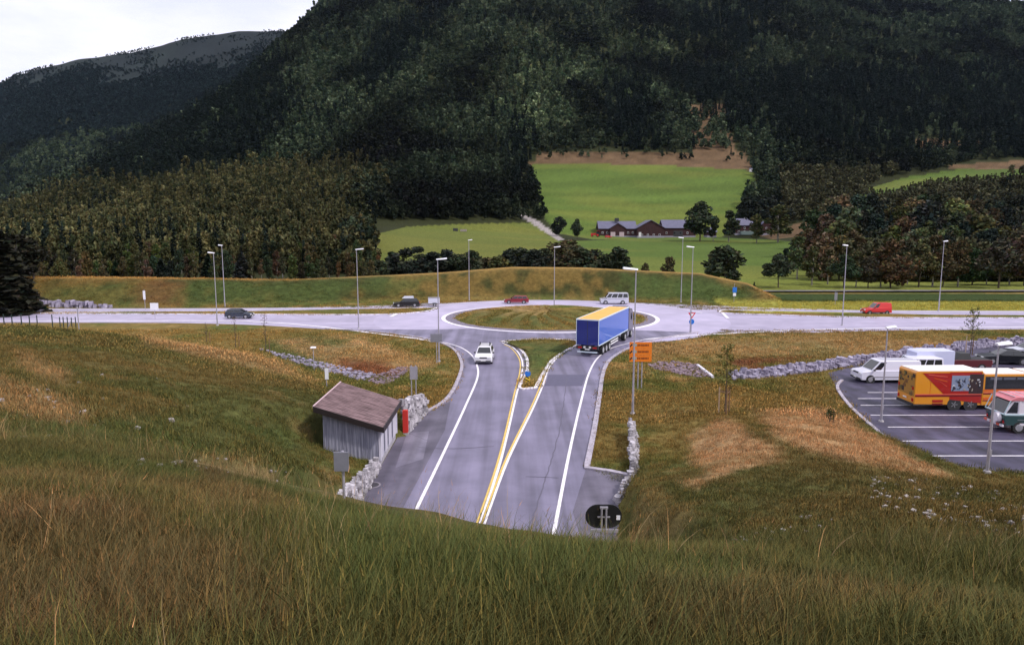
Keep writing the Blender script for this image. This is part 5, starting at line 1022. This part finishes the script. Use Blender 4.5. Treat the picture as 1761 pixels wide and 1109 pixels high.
def rockwall(name, path, h0, h1, size, m, label, lean=.25, seed=1, side=-1, cat='stone wall', kind=None):
    rng = random.Random(seed); mb = MB(); pts = dense(path, size*.85); n = len(pts)
    for i, p in enumerate(pts):
        hh_ = h0+(h1-h0)*i/max(1, n-1); a = np.array(pts[max(0, i-1)]); b = np.array(pts[min(n-1, i+1)]); d = (b-a)/np.linalg.norm(b-a); nr = np.array((-d[1], d[0]))*side; k = 0; zz = 0
        while zz < hh_:
            s_ = size*rng.uniform(.65, 1.25); rock(mb, (p[0]+nr[0]*zz*lean+rng.uniform(-.08, .08), p[1]+nr[1]*zz*lean+rng.uniform(-.08, .08), zz+s_*.35), (s_*1.15, s_*1.0, s_*.85), rng); zz += s_*.62
    o = mb.build(name, m, None); tag(o, label, cat, kind=kind); return o
rockwall('stone_wall', [(-7.62, 25), (-7.60, 31), (-7.6, 35.5), (-7.62, 38.2)], 2.2, .6, .28, stone, 'white stone retaining wall between the shed and the tunnel mouth', .16, 3, side=1)
rockwall('stone_wall', [(-7.0, 45.3), (-6.75, 48), (-6.35, 50.6)], 2.1, 1.3, .34, stone, 'short white stone wall beyond the shed and red cabinet', .16, 5, side=1)
rockwall('stone_wall', [P(1093, 748)[:2], P(1093, 790)[:2], P(1092, 828)[:2], P(1066, 868)[:2]], 1.0, .35, .30, stone, 'white stone wall curving round the lay-by right of the tunnel road', .4, 7, side=-1)
rockwall('boulder_bank', [P(*q)[:2] for q in ((1262, 652), (1340, 646), (1400, 640), (1450, 630), (1500, 622), (1560, 612), (1620, 606), (1690, 598), (1761, 592))],   .5, .6, .50, stoneg, 'long rough bank of grey boulders running behind the parked vans', 1.1, 9, side=1)
rockwall('stone_wall', [(-92, 122), (-84, 121.5), (-76, 121), (-70, 120.7)], 1.3, .35, .9, stoneg, 'low pile of grey boulders at the far left end of the road', .4, 11, side=1)
def rockbed(name, poly_px, n, size, m, label, seed, cat='rock bed', d0=30):
    rng = random.Random(seed); mb = MB(); xs_ = [p[0] for p in poly_px]; ys_ = [p[1] for p in poly_px]; k = 0; t_ = 0
    while k < n and t_ < n*8:
        t_ += 1; a, b = rng.uniform(min(xs_), max(xs_)), rng.uniform(min(ys_), max(ys_))
        if not inpoly(a, b, poly_px): continue
        q = hit(a, b, d0); s_ = size*rng.uniform(.5, 1.4); rock(mb, (q[0], q[1], q[2]+s_*.18), (s_*1.2, s_, s_*.6), rng); k += 1
    o = mb.build(name, m); return tag(o, label, cat, kind='stuff')
rockbed('gravel_bed', [(1112, 628), (1150, 621), (1200, 628), (1228, 650), (1190, 648), (1130, 636)], 420, .26, gravel, 'purple grey gravel patch beyond the orange sign', 1)
rockbed('ditch_stones', [(445, 601), (500, 612), (570, 628), (645, 645), (625, 656), (575, 643), (500, 622)], 360, .30, stoneg, 'dark stones lining the ditch left of the road', 2)
rockbed('gravel_bed', [(632, 656), (660, 640), (690, 632), (712, 632), (670, 660), (650, 662)], 260, .24, gravel, 'gravel spread at the end of the ditch', 3)
rockbed('ditch_stones', [(1250, 645), (1330, 632), (1430, 620), (1470, 616), (1478, 628), (1400, 640), (1300, 652)], 420, .40, stoneg, 'grey stones lining the ditch beside the car park', 4)
rockbed('loose_stones', [(1480, 820), (1560, 818), (1761, 850), (1780, 930), (1600, 900), (1500, 865)], 150, .14, mat('bleached_stone', (.40, .36, .35), rough=.9, var=.5), 'pale stones scattered on the bare slope above the car park', 5, d0=8)
rockbed('loose_stones', [(400, 790), (500, 820), (495, 835), (380, 815), (200, 810), (190, 795)], 20, .07, mat('bleached_stone', (.40, .36, .35)), 'pale stones on the edge of the left slope', 6, d0=6)
rockbed('loose_stones', [(1240, 930), (1400, 880), (1450, 895), (1300, 950)], 22, .12, mat('bleached_stone', (.40, .36, .35)), 'few pale stones on the dark slope above the tunnel', 8, d0=6)
rockbed('loose_stones', [(0, 640), (300, 640), (420, 760), (0, 770)], 26, .16, mat('bleached_stone', (.40, .36, .35)), 'single pale stones on the left slope', 7, d0=6)
# white culvert pipe lip
a_, b_ = P(1200, 630), P(1226, 650); r = MB().tube((a_[0], a_[1], .12), (b_[0], b_[1], .12), .14).build('culvert_edge', kerbw); tag(r, 'white concrete edge beside the gravel patch', 'culvert')
# ------------------------------------------------------------------ fence, staked saplings, poles
def fence():
    F = empty('wire_fence', P(90, 566)); tag(F, 'dark green posts of a wire fence at the left edge of the road', 'fence'); o = Vector(F.location); pts = []
    for px_, pt in ((8, 540), (22, 541), (38, 541), (52, 543), (65, 542), (91, 541), (104, 545), (110, 545), (117, 545), (124, 546), (131, 545)):
        q = PD(px_, 566, 66+(px_-8)*.06); z = float(H(q[0], q[1])[0]); h = max(1.5, PD(px_, pt, q[1])[2]-z); pts.append((q[0], q[1], z, h)); mb = MB(); p = Vector((q[0], q[1], z-.3))-o; mb.tube(p, p+Vector((0, 0, h+.3)), .05, n=6); mb.build('fence_post', mat('green_post', (.012, .028, .028), rough=.6), F)
    mb = MB()
    for a, b in zip(pts[:-1], pts[1:]):
        for t in (.15, .4, .65, .93): mb.tube(Vector((a[0], a[1], a[2]+a[3]*t))-o, Vector((b[0], b[1], b[2]+b[3]*t))-o, .012, n=4)
    mb.build('wire', mat('green_post', (.012, .028, .028)), F)
    a = pts[-2]; mb = MB(); mb.tube(Vector((a[0], a[1], a[2]+a[3]*.9))-o, Vector((a[0]-1.1, a[1]-.6, a[2]-.1))-o, .045, n=6); mb.build('stay', galv, F)
    for px_ in (136,):
        q = PD(px_, 568, 66+(px_-8)*.06); z = float(H(q[0], q[1])[0]); p = Vector((q[0], q[1], z-.3)); r = empty('thin_post', p); tag(r, 'pale thin post just right of the wire fence', 'post'); MB().tube((0, 0, 0), (0, 0, PD(px_, 522, q[1])[2]-z), .05).build('post', galv, r)
fence()
stake = mat('stake_timber', (.20, .11, .06), rough=.8, var=.3, stretch=(4, 4, .5)); stakep = mat('pale_stake', (.50, .36, .26), rough=.8)
def sapling(px, pyb, pyt, label, stakes=3, hs=1.6, n=420, col=(.13, .12, .035), wide=.6, seed=1):
    q = hit(px, pyb, 20); h = height_for(q, pyt); r = empty('staked_sapling', q); tag(r, label, 'young tree'); rng = np.random.RandomState(seed)
    mb = MB(); mb.tube((0, 0, -.2), (.05, 0, h*.5), .045, .03, 6); mb.tube((.05, 0, h*.5), (0, .02, h*.97), .03, .01, 6); brs = []
    for k in range(14):
        z = h*(.35+.6*k/14); a = k*2.4; l = wide*(1.1-.7*k/14); e = Vector((math.cos(a)*l, math.sin(a)*l, z+l*.9)); mb.tube((.03, 0, z), e, .014, .006, 4); brs.append((Vector((.03, 0, z)), e))
    mb.build('trunk', bark_d, r)
    c = [tuple(brs[i][0].lerp(brs[i][1], rng.uniform(.3, 1.1))+Vector(rng.randn(3)*.12)) for i in rng.randint(0, 14, n)]; V, F, cc = leaves(np.array(c), .055, rng); cr = bpy.data.objects.new('crown', leafy('sapling_crown', V, F, cc, [leaf_obj])); COL.objects.link(cr); cr.parent = r; cr.color = (*col, 1)
    for k in range(stakes):
        a = k*2.09+.5; p = (math.cos(a)*.42, math.sin(a)*.42); MB().tube((p[0], p[1], -.2), (p[0], p[1], hs), .045, n=7).build('stake', stakep if k == 1 else stake, r)
    mb = MB(); ps = [(math.cos(k*2.09+.5)*.42, math.sin(k*2.09+.5)*.42, hs*.85) for k in range(3)]
    if stakes == 3:
        for k in range(3): mb.tube(ps[k], ps[(k+1) % 3], .03, n=5)
        mb.build('tie_rail', stake, r)
    return r
sapling(1246, 712, 590, 'pale sapling held by three timber stakes on the right verge', hs=1.9, n=900, wide=.75)
sapling(1668, 612, 528, 'young tree with two stakes behind the parked vans', 2, 2.2, 700, (.09, .095, .03), .9, 3)
sapling(457, 607, 535, 'bare thin sapling tied to a stake beside the ditch', 1, 1.6, 90, (.12, .08, .04), .35, 4)
sapling(405, 598, 540, 'bare thin sapling on the left verge, below the dark blue car', 1, 1.4, 60, (.12, .08, .04), .3, 5)
sapling(355, 590, 556, 'leafless short sapling on the toe of the left slope', 1, 1.3, 40, (.12, .08, .04), .3, 6)
sapling(1426, 728, 706, 'small dark sapling on the tan grass left of the car park', 1, .9, 160, (.05, .06, .02), .25, 8)
# ------------------------------------------------------------------ farm
barnred = mat('barn_red_boards', (.045, .010, .012), rough=.85, col2=(.022, .006, .007), scale=1.2, stretch=(3, 3, .3)); slate = mat('grey_blue_roof', (.11, .108, .18), rough=.6, var=.2, scale=.6); wwin = mat('window_frame_white', (.62, .60, .62), rough=.6); found = mat('whitewashed_base', (.30, .29, .36), rough=.8, var=.3)
def gable(root, x0, x1, y0, y1, h, rise, m, ridge='x', base=1.2, over=.5, openf=True):
    mb = MB(); mb.box(((x0+x1)/2, (y0+y1)/2, base+(h-base)/2), (x1-x0, y1-y0, h-base)); 
    if ridge == 'x':
        ym = (y0+y1)/2
        for xx in (x0, x1-.2): mb.hexa([(xx, y0, h), (xx+.2, y0, h), (xx+.2, y1, h), (xx, y1, h)], [(xx, ym-.05, h+rise-.1), (xx+.2, ym-.05, h+rise-.1), (xx+.2, ym+.05, h+rise-.1), (xx, ym+.05, h+rise-.1)])
        rf = MB()
        for s, ya in ((-1, y0), (1, y1)): rf.hexa([(x0-over, ya+s*over, h-.25), (x1+over, ya+s*over, h-.25), (x1+over, ym, h+rise), (x0-over, ym, h+rise)], [(x0-over, ya+s*over, h), (x1+over, ya+s*over, h), (x1+over, ym, h+rise+.25), (x0-over, ym, h+rise+.25)])
    else:
        xm = (x0+x1)/2
        for yy in (y0, y1-.2): mb.hexa([(x0, yy, h), (x1, yy, h), (x1, yy+.2, h), (x0, yy+.2, h)], [(xm-.05, yy, h+rise-.1), (xm+.05, yy, h+rise-.1), (xm+.05, yy+.2, h+rise-.1), (xm-.05, yy+.2, h+rise-.1)])
        rf = MB()
        for s, xa in ((-1, x0), (1, x1)): rf.hexa([(xa+s*over, y0-over, h-.25), (xa+s*over, y1+over, h-.25), (xm, y1+over, h+rise), (xm, y0-over, h+rise)], [(xa+s*over, y0-over, h), (xa+s*over, y1+over, h), (xm, y1+over, h+rise+.25), (xm, y0-over, h+rise+.25)])
    mb.build('wall', m, root); rf.build('roof', slate, root); MB().box(((x0+x1)/2, (y0+y1)/2, base/2-.5), (x1-x0+.1, y1-y0+.1, base+.998)).build('foundation', found, root)
def win(root, x_, y_, z, w_=1.1, h_=1.3):
    f = MB().box((x_, y_-.04, z), (w_, .08, h_)).build('window', wwin, root); MB().box((x_, y_-.09, z), (w_*.72, .03, h_*.75)).build('pane', glass, f)
D0 = 452.0; X = lambda px_: (px_-CX)/FPX*(D0*cp+5*sp_); gz = float(H(X(1100), D0)[0]); B_ = empty('red_barn', (X(1100), D0, gz)); tag(B_, 'long dark red farm barn with grey roofs and two gables', 'barn'); ox_ = X(1100)
lx = lambda px_: X(px_)-ox_
gable(B_, lx(1030), lx(1094), 0, 14, 5.8, 4.6, barnred); gable(B_, lx(1094), lx(1140), -4, 14, 6.2, 4.8, barnred, 'y'); gable(B_, lx(1140)+.3, lx(1196), 0, 15, 6.2, 5.0, barnred)
gable(B_, lx(1048), lx(1075), -2.5, -.02, 6.0, 3.2, barnred, 'y', over=.4)
MB().box((lx(1062), 5, 11.4), (2.6, 1.6, 2.2)).build('chimney', trim, B_)
for p_ in (1036, 1044, 1080, 1088): win(B_, lx(p_), 0, 3.2)
for p_ in (1102, 1112, 1122, 1132): win(B_, lx(p_), -4, 1.9, 1.2, 1.0)
for p_ in (1146, 1160, 1170, 1182): win(B_, lx(p_), 0, 3.0)
for p_, w_ in ((1053, 3.0), (1068, 3.0)): MB().box((lx(p_), -2.56, 2.1), (w_, .08, 3.0)).build('barn_door', mat('pale_door', (.45, .35, .38), rough=.7), B_)
MB().box((lx(1098.5), -4.05, 2.0), (1.6, .08, 3.0)).build('door', wwin, B_)
MB().box((lx(1166), -.06, 2.6), (6, .08, 3.6)).build('dark_opening', trim, B_)
D0 = 462.0; gz = float(H(X(1295), D0)[0]); B_ = empty('farmhouse', (X(1295), D0, gz)); tag(B_, 'dark red farmhouse behind trees, right of the barn', 'house'); ox_ = X(1295)
gable(B_, lx(1264), lx(1308), 0, 11, 6.4, 4.2, barnred); gable(B_, lx(1308)+.3, lx(1332), -2, 12, 7.2, 4.8, barnred, 'y')
for p_ in (1270, 1280, 1290, 1300): win(B_, lx(p_), 0, 4.6); win(B_, lx(p_), 0, 2.2)
for p_ in (1315, 1325): win(B_, lx(p_), -2, 4.4)
MB().box((lx(1285), 5.5, 10.6), (1.2, 1.2, 2.2)).build('chimney', concrete, B_); MB().box((lx(1284), -1.4, 1.4), (9, 2.6, 2.4)).build('porch', mat('teal_porch', (.16, .22, .22), rough=.7), B_)
D0 = 446.0; gz = float(H(X(1222), D0)[0]); B_ = empty('outbuilding', (X(1222), D0, gz)); tag(B_, 'small dark outbuilding half hidden right of the large tree', 'outbuilding'); ox_ = X(1222); gable(B_, lx(1216), lx(1232), 0, 8, 3.6, 2.6, barnred); win(B_, lx(1222), 0, 2.2)
# farm tractor and farmyard car, red
D0 = 432.0; x_ = X(1024); v = empty('red_tractor', (x_, D0, float(H(x_, D0)[0]))); tag(v, 'bright red farm tractor parked at the left end of the barn', 'tractor')
MB().prism([(-.6, .8), (2.2, .8), (2.2, 1.7), (-.6, 1.9)], -.5, .5, inset=.05).build('bonnet', rv, v); MB().hexa([(-2.0, -.8, 1.1), (-.5, -.8, 1.1), (-.5, .8, 1.1), (-2.0, .8, 1.1)], [(-1.8, -.7, 2.8), (-.6, -.7, 2.8), (-.6, .7, 2.8), (-1.8, .7, 2.8)]).build('cab', glass, v); MB().box((-1.2, 0, 2.85), (1.6, 1.6, .12)).build('cab_roof', rv, v)
for s in (-1, 1): wheel(v, -1.2, s*.95, .85, .45, s, rv); wheel(v, 1.7, s*.8, .5, .3, s, rv)
v.rotation_euler = (0, 0, R(165)); v.scale = (1.25, 1.25, 1.25)
D0 = 430; x_ = X(1046); z_ = float(H(x_, D0)[0]); v = car('red_farm_car', rv, 4.2, 1.7, low_car(4.2, .92, .85, -1.9, .64), (1.0, .25, -1.55, -1.95, .91, 1.44), .30, (1.3, -1.25)); tag(v, 'small red car parked in front of the barn gable', 'car'); put(v, x_, D0, 10, z_)
# hay bales and sheep-feeder in the left meadow, white hut on the upper field corner
q = hit(788, 398, 150); v = empty('hay_feeder', q); tag(v, 'small dark hay feeder with pale stone beside it in the left meadow', 'feeder'); MB().box((-1.5, 0, .8), (2.6, 2, 1.8)).build('rack', trim, v); MB().box((3, 0, .5), (3.5, 2, 1.2)).build('hay', mat('pale_hay', (.35, .30, .28), rough=.9, var=.4), v)
q = hit(1291, 296, 150); v = empty('white_hut', q); tag(v, 'tiny white hut on the top right corner of the upper field', 'hut'); MB().box((0, 0, 1.2), (2.2, 2, 2.4)).build('wall', wwin, v); MB().hexa([(-1.3, -1.2, 2.402), (1.3, -1.2, 2.402), (1.3, 1.2, 2.402), (-1.3, 1.2, 2.402)], [(-1.3, -.05, 3.2), (1.3, -.05, 3.2), (1.3, .05, 3.2), (-1.3, .05, 3.2)]).build('roof', slate, v)
# field fence with white posts, right of the meadow
F = empty('field_fence', hit(1440, 466, 120)); tag(F, 'row of pale fence posts along the right edge of the meadow', 'fence')
for i in range(9):
    q = hit(1429+i*2.6, 453+i*2.9, 120); MB().box((q[0]-F.location.x, q[1]-F.location.y, q[2]-F.location.z+.7), (.28, .28, 1.5)).build('fence_post', wht, F)
post_sign('marker_post', 486, 478, 455, 'thin post with a pale cap on top of the bank, left half', [('plate', (484, 489, 457, 460), wht, 'box')])
# ------------------------------------------------------------------ thin valley haze
mb = MB(); mb.box((-300, 2180, 640), (14000, 4800, 1320)); hz = mb.build('haze', None); tag(hz, kind='stuff')
hm = bpy.data.materials.new('haze_air'); hm.use_nodes = True; t = hm.node_tree; t.nodes.clear(); pv = t.nodes.new('ShaderNodeVolumePrincipled'); oo = t.nodes.new('ShaderNodeOutputMaterial')
pv.inputs['Color'].default_value = (.5, .68, 1.0, 1); pv.inputs['Density'].default_value = 0.000011; pv.inputs['Anisotropy'].default_value = 0.2
t.links.new(pv.outputs[0], oo.inputs['Volume']); hz.data.materials.clear(); hz.data.materials.append(hm)
